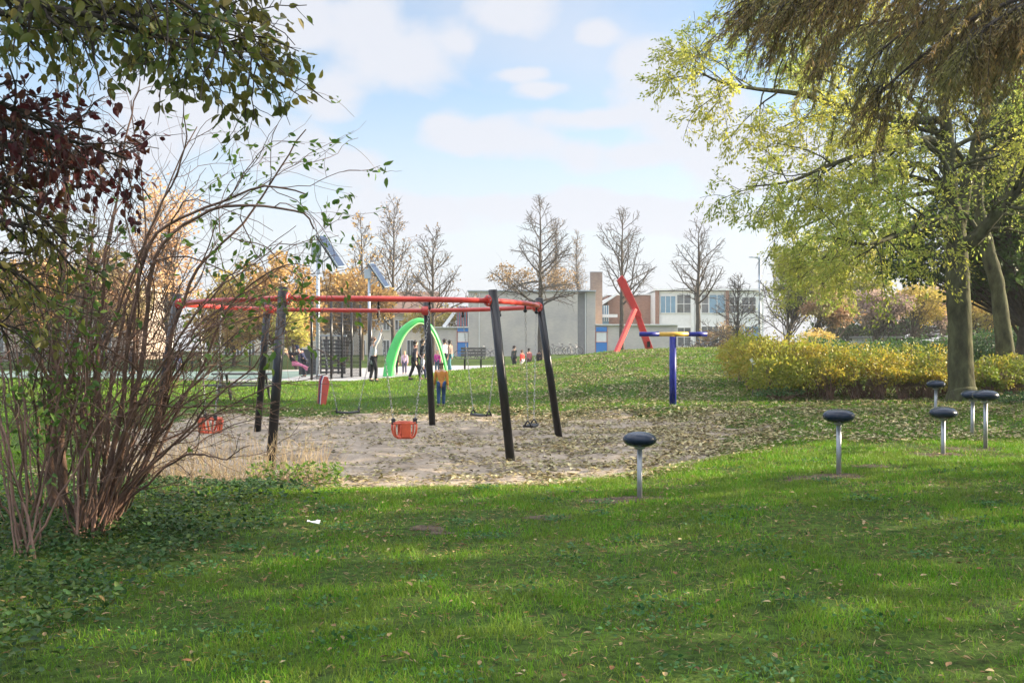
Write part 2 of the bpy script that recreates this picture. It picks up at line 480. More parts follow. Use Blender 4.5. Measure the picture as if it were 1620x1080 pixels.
# ------------------------------------------------------------------ ground
def make_ground():
    ys = np.concatenate([np.linspace(-40, 2, 9), np.arange(2.3, 30, .16), np.arange(30, 62, .45), np.arange(62, 130, 2.5), np.array([134, 139, 144, 148])])
    u = np.concatenate([-np.geomspace(60, 1.3, 16), np.linspace(-1.25, 1.25, 190), np.geomspace(1.3, 60, 16)])
    Y, U = np.meshgrid(ys, u, indexing='ij')
    X = np.clip(U * (np.clip(Y, 6, 1e9) * .55 + 1.0), -105 + U * .01, 105 + U * .01)
    Z = H(X, Y) - .16 * sm(.2, .5, -sand_sd(X, Y))
    V = np.stack([X, Y, Z], -1).reshape(-1, 3)
    a, b = Y.shape
    i = np.arange(a - 1)[:, None] * b; j = np.arange(b - 1)[None]
    Fq = np.stack([i + j, i + j + 1, i + b + j + 1, i + b + j], -1).reshape(-1, 4)
    m, nt, bs = nodes('grass soil')
    g = nt.nodes.new('ShaderNodeNewGeometry')
    def noise(s, d=5, r=.6):
        n = nt.nodes.new('ShaderNodeTexNoise'); n.inputs['Scale'].default_value = s; n.inputs['Detail'].default_value = d; n.inputs['Roughness'].default_value = r
        nt.links.new(g.outputs['Position'], n.inputs['Vector']); return n
    def ramp(src, a, b, c0, c1):
        r = nt.nodes.new('ShaderNodeValToRGB'); r.color_ramp.elements[0].position = a; r.color_ramp.elements[1].position = b
        r.color_ramp.elements[0].color = (*c0, 1); r.color_ramp.elements[1].color = (*c1, 1); nt.links.new(src, r.inputs[0]); return r
    n1 = noise(14, 6, .75); n2 = noise(.9, 4); n3 = noise(3.2, 5, .7)
    green = ramp(n1.outputs['Fac'], .35, .68, (.018, .034, .008), (.075, .135, .024))
    soil = ramp(n1.outputs['Fac'], .35, .7, (.022, .017, .010), (.085, .068, .045))
    k = ramp(n3.outputs['Fac'], .56, .70, (0, 0, 0), (.75, .75, .75))
    mi = nt.nodes.new('ShaderNodeMix'); mi.data_type = 'RGBA'
    nt.links.new(k.outputs[0], mi.inputs['Factor']); nt.links.new(green.outputs[0], mi.inputs['A']); nt.links.new(soil.outputs[0], mi.inputs['B'])
    yl = ramp(n2.outputs['Fac'], .40, .66, (.85, .9, .8), (1.25, 1.1, .9))
    mu = nt.nodes.new('ShaderNodeMix'); mu.data_type = 'RGBA'; mu.blend_type = 'MULTIPLY'; mu.inputs['Factor'].default_value = 1
    nt.links.new(mi.outputs['Result'], mu.inputs['A']); nt.links.new(yl.outputs[0], mu.inputs['B'])
    nt.links.new(mu.outputs['Result'], bs.inputs['Base Color'])
    bs.inputs['Roughness'].default_value = 1; bs.inputs['Specular IOR Level'].default_value = .1
    bp = nt.nodes.new('ShaderNodeBump'); bp.inputs['Strength'].default_value = .8; bp.inputs['Distance'].default_value = .05
    nt.links.new(n1.outputs['Fac'], bp.inputs['Height']); nt.links.new(bp.outputs[0], bs.inputs['Normal'])
    o = link('ground', np_mesh('ground', V, [Fq], True), m)
    tag(o, 'grass covered ground of the park', kind='structure')
make_ground()

def sheet(name, mfun, x0, x1, y0, y1, step, m, label, lift=.004, zfun=None):
    xs = np.arange(x0, x1 + 1e-6, step); ys = np.arange(y0, y1 + 1e-6, step)
    Y, X = np.meshgrid(ys, xs, indexing='ij')
    Z = H(X, Y) + lift
    if zfun is not None: Z = Z + zfun(X, Y)
    a, b = Y.shape
    i = np.arange(a - 1)[:, None] * b; j = np.arange(b - 1)[None]
    Fq = np.stack([i + j, i + j + 1, i + b + j + 1, i + b + j], -1).reshape(-1, 4)
    cx = (X[:-1, :-1] + X[1:, 1:]) / 2; cy = (Y[:-1, :-1] + Y[1:, 1:]) / 2
    keep = mfun(cx, cy).ravel()
    Fq = Fq[keep]
    used, inv = np.unique(Fq.ravel(), return_inverse=True)
    V = np.stack([X, Y, Z], -1).reshape(-1, 3)[used]
    o = link(name, np_mesh(name, V, [inv.reshape(-1, 4)], True), m)
    return tag(o, label, kind='structure')

def sand_bumps(x, y):
    e = np.clip(-sand_sd(x, y) / .5, 0, 1)
    for a, b in ((-2.6, 15.4), (-5.0, 16.4), (-4.9, 19.8), (-2.7, 20.9), (-.2, 19.6)):
        q = np.hypot((x - a) / .75, (y - b) / .55)
        e = e * (1 - 0 * q); dip_ = .075 * np.exp(-q * q) - .04 * np.exp(-((q - 1.5) / .45) ** 2)
        e_dip = dip_ if (a, b) == (-2.6, 15.4) else e_dip + dip_
    return -e_dip * np.clip(e, 0, 1) + e * (.012 + (fbm(x * 3.1, y * 3.1, 3) - .5) * .085 + (vnoise(x * 9, y * 9) - .5) * .03 + (vnoise(x * 21, y * 21) - .5) * .012)
M['sand'] = mat('sand', (.22, .178, .13), .95, .25, 2.5, .6, 60, spec=.15, col2=(.38, .315, .245), detail=8)
sheet('sandpit', lambda x, y: sand_sd(x, y) < 0, -10.5, 5.5, 11.5, 26, .07, M['sand'], 'trampled sand pit under the swing frame', .012, sand_bumps)
M['path'] = mat('grey paving', (.30, .29, .28), .9, .12, 2, .2, 40, col2=(.37, .36, .35))
PATH = np.array([(-14, 43.6), (-8.5, 42.9), (-5.2, 43.6), (-3.0, 46.5), (-1.2, 52), (2, 60), (10, 66), (10, 72), (-6, 68), (-14, 58)])
sheet('path', lambda x, y: poly_sd(x, y, PATH) < 0, -15, 11, 42, 73, .3, M['path'], 'grey paved path behind the grass', .02)
M['court'] = mat('green court surface', (.10, .165, .14), .85, .12, 3, .1, 60, col2=(.13, .19, .165))
COURT = np.array([(-60, 45), (-10.2, 45), (-8.9, 57), (-60, 57)])
sheet('sports_court', lambda x, y: poly_sd(x, y, COURT) < 0, -60, -8, 45, 57, .5, M['court'], 'blue green surface of the ball court', .03)

# ------------------------------------------------------------------ multi swing
SW = dict(X=-2.514, Y=18.05, R=3.067, th=-1.825, Hh=2.4, s=.378)
SZ = -.13
def build_swing():
    c = np.array([SW['X'], SW['Y'], SZ])
    t = thing('hexagonal_swing', 'hexagonal swing frame with black slanted posts and red top beams on the sand', 'swing frame', c)
    red = mat('red beam paint', (.44, .022, .018), .36, .2, 5, .0, 50, col2=(.54, .042, .024), coat=.15)
    tops = []
    ang = [SW['th'] + k * math.pi / 3 for k in range(6)]
    for k, a in enumerate(ang):
        rd = np.array([math.cos(a), math.sin(a), 0])
        top = c + rd * SW['R'] + [0, 0, SW['Hh']]
        foot = c + rd * (SW['R'] + SW['s'])
        foot[2] = SZ - .15
        d = (top - foot); d /= np.linalg.norm(d)
        pc = top + d * .16 + rd * .075
        b = MB().tube([foot + rd * .075, pc], [.068, .068], 20)
        b.ball(pc, (.068, .068, .012), 16, 6)
        post = b.build('post', M['black'], t)
        # red round flange and bolts joining beam to post
        f = MB().lathe(top + rd * .01, [(.05, -.075), (.088, -.07), (.092, 0), (.088, .07), (.05, .075)], 18, axis=np.cross(rd, [0, 0, 1]))
        fb = f.build('bracket', red, t)
        ax_ = np.cross(rd, [0, 0, 1]); bo = MB()
        for q in range(6):
            a_ = q * math.pi / 3; pp_ = top + rd * (.01 + .066 * math.cos(a_)) + np.array([0, 0, .066 * math.sin(a_)])
            bo.tube([pp_ - ax_ * .082, pp_ + ax_ * .082], .009, 6)
        bo.build('bolt_ring', M['steel'], fb)
        tops.append(top)
    for k in range(6):
        a, b = tops[k], tops[(k + 1) % 6]
        mid = (a + b) / 2 - c; mid[2] = 0; mid /= np.linalg.norm(mid)
        pts = []
        for u in np.linspace(0, 1, 15):
            pts.append(a * (1 - u) + b * u + mid * .34 * 4 * u * (1 - u) * .75)
        beam = MB().tube(pts, .042, 16).build('beam', red, t)
    return c, tops
SWC, SWT = build_swing()

def chain_geo(mb, p0, p1, link_l=.05, r=.0052):
    p0 = np.array(p0); p1 = np.array(p1); L = np.linalg.norm(p1 - p0); n = int(L / link_l)
    d, u, v = frame(p1 - p0)
    for i in range(n):
        cc = p0 + (p1 - p0) * (i + .5) / n
        w = u if i % 2 else v
        a = np.linspace(0, 2 * np.pi, 7)
        pts = [cc + d * math.cos(x) * link_l * .62 + w * math.sin(x) * .015 for x in a]
        mb.tube(pts, r, 4, cap=False)

def swing_seat(side, u, kind, label, spread=.5, drop=None, twist=0.0, w=.44):
    a, b = SWT[side], SWT[(side + 1) % 6]
    c = SWC
    mid = (a + b) / 2 - c; mid[2] = 0; mid /= np.linalg.norm(mid)
    e = (b - a) / np.linalg.norm(b - a); L = np.linalg.norm(b - a)
    top = lambda x: a + (b - a) * x + mid * .34 * 3 * x * (1 - x)
    x0, x1 = u - spread / L, u + spread / L
    t0, t1 = top(x0), top(x1)
    zs = drop
    cen = (t0 + t1) / 2; cen[2] = zs
    ee = e * math.cos(twist) + np.cross([0, 0, 1], e) * math.sin(twist)
    fw = np.cross([0, 0, 1], ee)
    t = thing('toddler_swing' if kind == 'toddler' else 'hanging_swing', label, 'swing', cen, 'swings hanging in the red frame')
    s0, s1 = cen - ee * w / 2, cen + ee * w / 2
    hang_z = .10 if kind != 'toddler' else .16
    for tt, ss in ((t0, s0), (t1, s1)):
        tt = tt - np.array([0, 0, .045])
        h = MB().tube([tt + [0, 0, .05], tt - [0, 0, .05]], .016, 8)
        h.lathe(tt - [0, 0, .075], [(.012, -.02), (.03, -.015), (.03, .015), (.012, .02)], 10, axis=e)
        h.build('hanger', M['black'], t)
        ch = MB(); chain_geo(ch, tt - [0, 0, .09], ss + [0, 0, hang_z]); ch.build('chain', M['chain'], t)
    if kind != 'toddler':
        b_ = MB()
        prof = []
        n = 9
        top_ = []; bot = []
        V = []
        for i in range(n):
            x = (i / (n - 1) - .5) * w
            zc = .018 * (2 * x / w) ** 2 - .0
            for fy, fz in ((-.085, 0), (.085, 0), (.085, -.035), (-.085, -.035)):
                V.append(cen + ee * x + fw * fy + [0, 0, zc + fz + .012 * (abs(fy) > .08)])
        fs = []
        for i in range(n - 1):
            for j in range(4):
                k = (j + 1) % 4; fs.append((i * 4 + j, i * 4 + k, i * 4 + 4 + k, i * 4 + 4 + j))
        fs += [(3, 2, 1, 0), tuple((n - 1) * 4 + j for j in range(4))]
        b_.add(V, fs)
        b_.build('seat', M['black_rubber'], t, .006)
        for ss in (s0, s1):
            g = MB().tube([ss - fw * .07 - [0, 0, .01], ss - fw * .035 + [0, 0, .06], ss + [0, 0, .10], ss + fw * .035 + [0, 0, .06], ss + fw * .07 - [0, 0, .01]], .014, 8)
            g.build('seat_lug', M['black_rubber'], t)
    else:
        om = M['orange']
        st = MB()
        # bucket: floor, T-shaped front strap and rounded rim with leg openings
        a_ = np.linspace(0, 2 * np.pi, 25)
        rim = [cen + ee * math.cos(x) * w * .50 + fw * math.sin(x) * .16 + [0, 0, .13 - .0 * math.sin(x)] for x in a_]
        st.tube(rim, .017, 8, cap=False)
        st.build('rim', om, t)
        for sg in (-1, 1):
            th = np.linspace(0, np.pi, 15)
            for yy in (-.13, .13):
                lo = MB()
                lo.tube([cen + fw * yy * (1 - .35 * math.sin(x)) + ee * sg * (w * .09 + w * .205 * (1 - math.cos(x)) ) + [0, 0, .12 - .20 * math.sin(x) ** .6] for x in th], .016, 8)
                lo.build('leg_loop', om, t)
        fl = MB()
        fl.bar(cen - fw * .15 + [0, 0, -.075], cen + fw * .15 + [0, 0, -.075], w * .60, .03)
        for yy in (-.16, .16):
            fl.bar(cen + fw * yy + [0, 0, -.07], cen + fw * yy + [0, 0, .15], .14, .022, up=fw)
        fl.build('bucket', om, t, .008)
        for ss in (s0, s1):
            MB().tube([ss + [0, 0, .17], ss + [0, 0, .11]], .03, 10).ball(ss + [0, 0, .18], (.035, .035, .025)).build('mount', M['black_rubber'], t)
    return t
M['orange'] = mat('orange plastic', (.50, .065, .024), .45, .2, 8, .05, 60, col2=(.60, .10, .035))
swing_seat(0, .555, 'toddler', 'orange toddler bucket swing facing us at the middle of the front beam', .38, .325, w=.32)
swing_seat(5, .45, 'toddler', 'orange toddler bucket swing half hidden behind the bare twigs', .36, .33, w=.29)
swing_seat(3, .50, 'flat', 'black flat swing seat hanging between the red litter bin and the toddler swing', .60, .235, w=.44)
swing_seat(2, .55, 'flat', 'black flat swing seat hanging just left of the front right slanted post', .5, .225, w=.44)
swing_seat(1, .55, 'flat', 'black swing seat seen end-on beside the rightmost slanted post', .46, .235, w=.44)

# ------------------------------------------------------------------ stepping pods
M['pod'] = mat('dark blue rubber', (.006, .013, .030), .26, .3, 7, .10, 90, spec=.28, col2=(.014, .028, .055), detail=9)
def build_pods():
    data = [(1012, 695, 790, 10.9, 'dark blue domed stepping pod nearest us beside the sand edge'),
            (1327, 658, 751, 11.8, 'dark blue stepping pod alone on the lawn, second nearest to us'),
            (1492, 653, 727, 13.75, 'dark blue stepping pod between the lone one and the pair, on sunlit grass'),
            (1559, 626, 703, 14.4, 'nearer stepping pod of the overlapping pair by the big trunk foot'),
            (1538, 625, 686, 16.2, 'stepping pod half covered by the pod in front of it by the trunk'),
            (1480, 608, 660, 20.0, 'smallest farthest dark blue stepping pod left of the big tree trunk')]
    proto = None
    for (px, pc, pb, Y, lab) in data:
        x = (px - 810) / F * Y; z = Hs(x, Y)
        zc = CAMZ - (pc - 540) / F * Y
        hh = zc - z
        if proto is None:
            t = thing('stepping_pod', lab, 'stepping pod', (x, Y, z), 'stepping pods in the lawn')
            prof = []
            n = 16
            for i in range(n + 1):
                a = -math.pi / 2 + math.pi * i / n
                zz_ = math.sin(a); r = math.cos(a)
                prof.append((max(.002, .177 * abs(r) ** .86), (.083 if zz_ > 0 else .078) * zz_))
            MB().lathe((x, Y, zc), prof, 40).build('cap', M['pod'], t)
            MB().tube([(x, Y, z - .25), (x, Y, zc - .05)], .0275, 18).lathe((x, Y, zc - .082), [(.028, -.02), (.055, -.01), (.06, .015)], 18).build('pole', M['steel'], t)
            proto = t; ph = hh
        else:
            t = copy_tree(proto); t.location = (x, Y, z + (hh - ph)); t.rotation_euler = (random.uniform(-.025, .025), random.uniform(-.025, .025), random.uniform(0, 6)); tag(t, lab)
build_pods()

# ------------------------------------------------------------------ T shaped hanging post
def build_tpost():
    Y = 24.6; x = (1064.5 - 810) / F * Y; z = Hs(x, Y)
    t = thing('balance_post', 'blue post with a yellow and blue crossbar standing on the leafy grass', 'play post', (x, Y, z))
    blue = mat('blue paint', (.016, .022, .20), .38, .2, 5, .05, 50, col2=(.022, .034, .28), spec=.25); yel = mat('yellow paint', (.72, .42, .06), .4, .12, 6)
    zt = CAMZ + 7.5 / F * Y
    MB().tube([(x, Y, z - .2), (x, Y, zt)], [.082, .080], 20).build('post', blue, t)
    MB().tube([(x, Y, zt), (x, Y, zt + .03)], .06, 16).build('bearing', yel, t)
    zb = zt + .06
    ax = np.array([1, .12, 0]); ax /= np.linalg.norm(ax)
    o = np.array([x, Y, zb]) + ax * .02
    xs = [(-.82, -.36, blue, 'bar_sleeve'), (-.36, .36, yel, 'bar'), (.36, .80, blue, 'bar_sleeve')]
    for a, b, m_, nm in xs:
        r = .052 if nm == 'bar' else .056
        MB().tube([o + ax * a, o + ax * b], r, 18).build(nm, m_, t)
build_tpost()

# ------------------------------------------------------------------ red sculpture
def build_sculpture():
    Y = 44.0
    g = P(1000, 566, Y)
    t = thing('red_sculpture', 'tall red leaning beam sculpture with a thin prop on the grass crest', 'sculpture', (g[0], Y, g[2]))
    red = mat('red sculpture paint', (.52, .03, .03), .45, .15, 2, .05, 30, col2=(.60, .045, .04))
    off = (0, .34, 0)
    # long lower plank
    MB().prism([P(998, 478, Y), P(1005, 476, Y), P(1038, 563, Y), P(1027, 567, Y)], off).build('leaning_beam', red, t, .01)
    # thicker notched upper piece
    MB().prism([P(977, 443, Y - .06), P(984, 435, Y - .06), P(990, 443, Y - .06), P(1015, 497, Y - .06), P(1014, 503, Y - .06), P(1005, 499, Y - .06), P(981, 452, Y - .06)], (0, .46, 0)).build('upper_beam', red, t, .01)
    pr = MB().bar(P(1004.5, 489, Y - .05), P(971, 566, Y - .7), .17, .16)
    pr.build('prop', red, t, .008)
    MB().bar(P(1003.2, 490, Y - .12), P(970.2, 566, Y - .78), .035, .03).build('prop_rail', mat('pale rail', (.65, .45, .42), .5), t)
    MB().bar(P(1026, 540, Y - .04), P(1026, 549, Y - .04), .12, .10, up=(0, 1, 0)).build('foothold', M['black'], t)
build_sculpture()

# ------------------------------------------------------------------ solar lamp posts
def solar(px, Yd, pyb, scale, label):
    g = ground(px, pyb) if False else P(px, pyb, Yd)
    x = g[0]; z = Hs(x, Yd)
    t = thing('solar_lamp_post', label, 'solar post', (x, Yd, z), 'solar posts beside the ball court')
    grey = M['lampgrey']
    q = lambda dx_, py_: P(px + dx_ * scale, py_, Yd)
    return t, q, x, z, grey
M['lampgrey'] = mat('light grey metal', (.42, .47, .52), .45, .1, 4, metal=.25)
M['panel'] = mat('solar panel back', (.36, .43, .50), .4, .1, 3, metal=.2)
M['panel_dark'] = mat('solar cells', (.02, .03, .06), .2, .2, 20)
def build_solar():
    for (px, Y, ps, lab) in ((503, 45.0, 1.0, 'taller solar panel post left of the fence poles, nearer to us'), (584, 58.0, .77, 'smaller solar panel post left of the green arch, farther away')):
        x = (px - 810) / F * Y; z = Hs(x, Y)
        t = thing('solar_post', lab, 'solar post', (x, Y, z), 'solar posts beside the ball court')
        py0 = 394 if ps == 1 else 432
        top = CAMZ + (540 - (404 if ps == 1 else 440)) / F * Y
        MB().tube([(x, Y, z - .1), (x, Y, top)], [.088, .075], 14).build('pole', M['lampgrey'], t)
        cx = x - .05
        MB().box((cx - .20, Y - .16, top - .02), (cx + .17, Y + .16, top + .50)).build('battery_box', M['lampgrey'], t, .02)
        MB().tube([(x, Y, top + .48), (x, Y, top + .80)], .05, 10).build('neck', M['lampgrey'], t)
        # tilted panel, seen from below and behind
        sc = 1.03 if ps == 1 else 1.0
        k = 1 / F * Y
        p0 = np.array([x + 2 * k * ps, Y, top + (31 if ps == 1 else 30 * .77) * k]); p1 = np.array([x + 35 * k * ps, Y, top - 19 * k * ps])
        d = (p1 - p0); d /= np.linalg.norm(d)
        b = np.array([.20, .98, 0]); b -= d * (b @ d); b /= np.linalg.norm(b)
        n = np.cross(d, b); n = n if n[2] > 0 else -n
        def slab(a0, a1, b0, b1, h0, h1):
            return [p0 + d * a + b * bb + n * h for h in (h0, h1) for a, bb in ((a0, b0), (a1, b0), (a1, b1), (a0, b1))]
        L = np.linalg.norm(p1 - p0)
        bx = [(3, 2, 1, 0), (4, 5, 6, 7), (0, 1, 5, 4), (1, 2, 6, 5), (2, 3, 7, 6), (3, 0, 4, 7)]
        MB().add(slab(0, L, -.35, .65, 0, .05), bx).build('panel_frame', M['panel'], t)
        MB().add(slab(.03, L - .03, -.32, .62, .055, .06), bx).build('solar_cells', M['panel_dark'], t)
        fr = MB()
        for a0, a1, b0, b1 in ((0, L, -.35, -.31), (0, L, .61, .65), (0, .05, -.31, .61), (L - .05, L, -.31, .61), (L * .5 - .02, L * .5 + .02, -.31, .61)):
            fr.add(slab(a0, a1, b0, b1, -.06, -.003), bx)
        fr.build('frame_lip', M['black'], t)
        MB().bar((x, Y, top - .42), p0 + d * L * .62, .05, .05).build('brace', M['lampgrey'], t)
build_solar()

# ------------------------------------------------------------------ red litter bin
def build_bin():
    g = ground(510, 641)
    t = thing('litter_bin', 'red coffin shaped bin with white and purple side stripes on the grass', 'litter bin', g)
    k = g[1] / F
    rd = mat('red bin', (.55, .07, .05), .4, .12, 6, col2=(.62, .10, .07)); wh = mat('white stripe', (.8, .8, .8), .5, .05); pu = mat('purple stripe', (.07, .04, .14), .5, .1); dr = mat('dark red side', (.30, .05, .05), .5, .15, 8)
    Yf = g[1]
    fp = [(507.5, 640), (515.5, 641), (521.5, 606), (518.5, 596), (513, 595), (510, 603)]
    front = [P(a, b, Yf) for a, b in fp]
    MB().prism(front, (-.02, .10, 0)).build('front_panel', rd, t, .008)
    MB().prism([p + np.array([-.045, .104, 0]) for p in front], (0, .05, 0)).build('white_stripe', wh, t)
    MB().prism([p + np.array([-.085, .158, 0]) for p in front], (0, .05, 0)).build('purple_stripe', pu, t)
    MB().prism([p + np.array([-.12, .212, 0]) for p in front], (-.06, .24, 0)).build('body', dr, t, .008)
    MB().tube([P(511, 596, Yf + .3) + np.array([-.1, 0, 0]), P(510, 593, Yf + .35) + np.array([-.1, 0, 0]), P(513, 595, Yf + .4)], .02, 8).build('hook', M['lampgrey'], t)
build_bin()

# ------------------------------------------------------------------ ball court fence posts, goal wall, gantry
def build_court():
    posts = [(493, 468, 601.5), (524, 470, 599.5), (541, 474, 597.5), (556, 478, 596), (570, 482, 594.5)]
    pos = []
    for px, pt, pb in posts:
        Y = 1650 * 1.63 / (pb - 540)
        pos.append((px, pt, Y))
    g0 = P(posts[0][0], 540, pos[0][2])
    t = thing('ball_court_fence', 'high black wire fence of the ball court receding behind the solar post', 'fence', (g0[0], g0[1], Hs(g0[0], g0[1])))
    tops = []
    for px, pt, Y in pos:
        x = (px - 810) / F * Y
        zt = CAMZ + (540 - pt) / F * Y
        MB().tube([(x, Y, Hs(x, Y) - .1), (x, Y, zt)], .055, 10).build('post', M['black'], t)
        tops.append(np.array([x, Y, zt]))
    wires = MB()
    for i in range(len(tops) - 1):
        a, b = tops[i], tops[i + 1]
        za, zb = Hs(a[0], a[1]) + .05, Hs(b[0], b[1]) + .05
        for j in range(24):
            u = j / 23
            p = np.array([a[0], a[1], za + (a[2] - za) * u]); q = np.array([b[0], b[1], zb + (b[2] - zb) * u])
            wires.tube([p, q], .006 if j % 8 else .014, 4, cap=False)
        for j in range(1, 30):
            u = j / 30
            p = a * (1 - u) + b * u; p0 = p.copy(); p0[2] = za * (1 - u) + zb * u
            wires.tube([p0, p], .004, 3, cap=False)
    wires.build('wire_mesh', M['black'], t)
    # dark barred goal wall behind
    Y = 52.0
    w0 = P(507, 540, Y); w1 = P(545, 540, Y)
    z0 = Hs(w0[0], Y)
    t2 = thing('goal_wall', 'dark barred goal wall behind the high wire fence', 'goal wall', (w0[0], Y, z0))
    dk = mat('dark grey slats', (.035, .035, .042), .6, .2, 5)
    fr = MB(); top = CAMZ + 8 / F * Y
    for u in np.linspace(0, 1, 5):
        x = w0[0] + (w1[0] - w0[0]) * u
        fr.box((x - .05, Y - .05, z0), (x + .05, Y + .05, top))
    fr.build('frame', dk, t2)
    sl_ = MB()
    for i in range(9):
        z = z0 + .06 + i * (top - z0 - .1) / 9
        sl_.box((w0[0] - .05, Y + .055, z), (w1[0] + .05, Y + .08, z + .085))
    sl_.build('slats', dk, t2)
    MB().box((w0[0] - 1.0, Y - .4, z0), (w0[0] - .12, Y + .5, z0 + 1.25)).build('locker', dk, t2, .01)
    MB().box((w0[0] - .1, Y - .08, top + .002), (w1[0] + .1, Y + .12, top + .07)).build('top_rail', M['lampgrey'], t2)
    # gantry
    Y = 56.0
    a = P(585.5, 540, Y); z0 = Hs(a[0], Y)
    t3 = thing('crossbar_gantry', 'black post with a long horizontal arm reaching over the green arch', 'gantry', (a[0], Y, z0))
    zt = CAMZ + 48 / F * Y
    MB().tube([(a[0], Y, z0), (a[0], Y, zt)], [.13, .11], 12).build('post', M['black'], t3)
    b = P(662, 540, Y)
    MB().bar((a[0] - .1, Y, zt + .06), (b[0], Y, zt - .02), .14, .12).build('arm', M['black'], t3)
    # low dark railing behind the bush
    t4 = thing('low_railing', 'low black railing with boards along the left edge of the ball court', 'railing', (P(250, 540, 58)[0], 58, Hs(-18, 58)))
    pan = MB(); rl = MB(); Y = 58.0
    xa, xb = P(-60, 0, Y)[0], P(492, 0, Y)[0]
    zg = .0
    for i, x in enumerate(np.arange(xa, xb, 1.6)):
        p = MB().box((x - .04, Y - .04, zg), (x + .04, Y + .04, zg + 1.0)); p.build('post', M['black'], t4)
    rl.box((xa, Y - .03, zg + 1.003), (xb, Y + .03, zg + 1.06)); rl.build('rail', M['black'], t4)
    for i in range(16):
        pan.box((xa, Y + .043, zg + .1 + i * .055), (xb, Y + .055, zg + .125 + i * .055))
    pan.build('boards', M['black'], t4)
build_court()

# ------------------------------------------------------------------ green arch
def build_arch():
    Y = 46.5
    g = P(614, 597, Y)
    t = thing('green_arch', 'bright green tapering play arch over the path with people around it', 'play arch', (g[0], Y, Hs(g[0], Y)))
    cpx = [(614, 600, 9.0), (617, 575, 8.8), (624, 550, 8.2), (635, 527, 7.4), (650, 512, 6.0), (663, 507, 4.6), (676, 513, 3.6), (688, 532, 3.1), (697, 558, 2.9), (703, 585, 2.8), (705, 600, 2.8)]
    pts = spline([[*P(a, b, Y)] for a, b, _ in cpx], 48)
    hw = np.interp(np.linspace(0, 1, 48), np.linspace(0, 1, len(cpx)), [c for *_, c in cpx]) / F * Y
    yd = np.interp(np.linspace(0, 1, 48), [0, 1], [0, 1.1])
    T = np.gradient(pts, axis=0); T /= np.linalg.norm(T, axis=1)[:, None]
    V = []
    n = 10
    for i in range(48):
        N = np.cross(T[i], [0, 1, 0]); N /= np.linalg.norm(N)
        for a in np.linspace(0, 2 * np.pi, n, endpoint=False):
            ca, sa = math.cos(a), math.sin(a)
            q = abs(ca) ** .5 * np.sign(ca); s_ = abs(sa) ** .5 * np.sign(sa)
            V.append(pts[i] + [0, yd[i], 0] + N * hw[i] * q + np.array([0, 1, 0]) * .26 * s_)
    fs = []
    for i in range(47):
        for j in range(n):
            k = (j + 1) % n; fs.append((i * n + j, i * n + k, i * n + n + k, i * n + n + j))
    fs += [tuple(range(n))[::-1], tuple(range(47 * n, 48 * n))]
    gm = mat('bright green paint', (.055, .50, .11), .42, .1, 1.2, col2=(.10, .60, .15))
    MB().add(V, fs, True).build('arch', gm, t)
    ed = MB()
    ed.tube([p + np.array([0, y - .27, 0]) + np.cross(T[i], [0, 1, 0]) * -hw[i] * .9 for i, (p, y) in enumerate(zip(pts, yd))], .03, 6)
    ed.build('inner_edge', mat('pale green edge', (.5, .72, .35), .5, .05), t)
build_arch()

# ------------------------------------------------------------------ benches
M['wood_grey'] = mat('weathered wood', (.10, .095, .085), .85, .35, 4, .4, 40, stretch=(.3, 3, 3), col2=(.19, .18, .165))
def bench(name, px0, px1, pyb, label, cat, table=False):
    g = ground((px0 + px1) / 2, pyb); Y = g[1]; k = Y / F
    x0, x1 = (px0 - 810) * k, (px1 - 810) * k; z = g[2]
    t = thing(name, label, cat, g)
    if table:
        for zz_, y0, n, nm in ((.72, -.36, 5, 'table_top'), (.44, -.95, 2, 'seat'), (.44, .68, 2, 'seat')):
            b = MB()
            for i in range(n): b.box((x0, Y + y0 + i * .15, z + zz_), (x1, Y + y0 + i * .15 + .135, z + zz_ + .045))
            b.build(nm, M['wood_grey'], t, .004)
        for xx in (x0 + .25, x1 - .25):
            for sg in (-1, 1):
                MB().bar((xx, Y + sg * .75, z - .05), (xx, Y + sg * .22, z + .715), .09, .05, up=(1, 0, 0)).build('leg', M['wood_grey'], t)
            MB().box((xx + .055, Y - .93, z + .36), (xx + .10, Y + .95, z + .438)).build('cross_beam', M['wood_grey'], t)
    else:
        b = MB()
        for i in range(3): b.box((x0, Y - .05 + i * .15, z + .45), (x1, Y - .05 + i * .15 + .13, z + .49))
        b.build('seat', M['wood_grey'], t)
        b = MB()
        for i in range(3): b.box((x0, Y + .45 + .03 * i, z + .58 + i * .14), (x1, Y + .49 + .03 * i, z + .69 + i * .14))
        b.build('backrest', M['wood_grey'], t)
        for xx in (x0 + .2, x1 - .2):
            MB().bar((xx, Y, z - .05), (xx, Y, z + .445), .07, .07, up=(0, 1, 0)).build('leg', M['black'], t)
            MB().bar((xx, Y + .42, z - .05), (xx, Y + .56, z + .98), .06, .05, up=(1, 0, 0)).build('leg', M['black'], t)
bench('picnic_table', 340, 432, 634, 'weathered grey picnic table on the grass behind the bare bush', 'picnic table', True)
bench('park_bench', 728, 768, 584, 'dark park bench in front of the parked bicycles', 'bench')

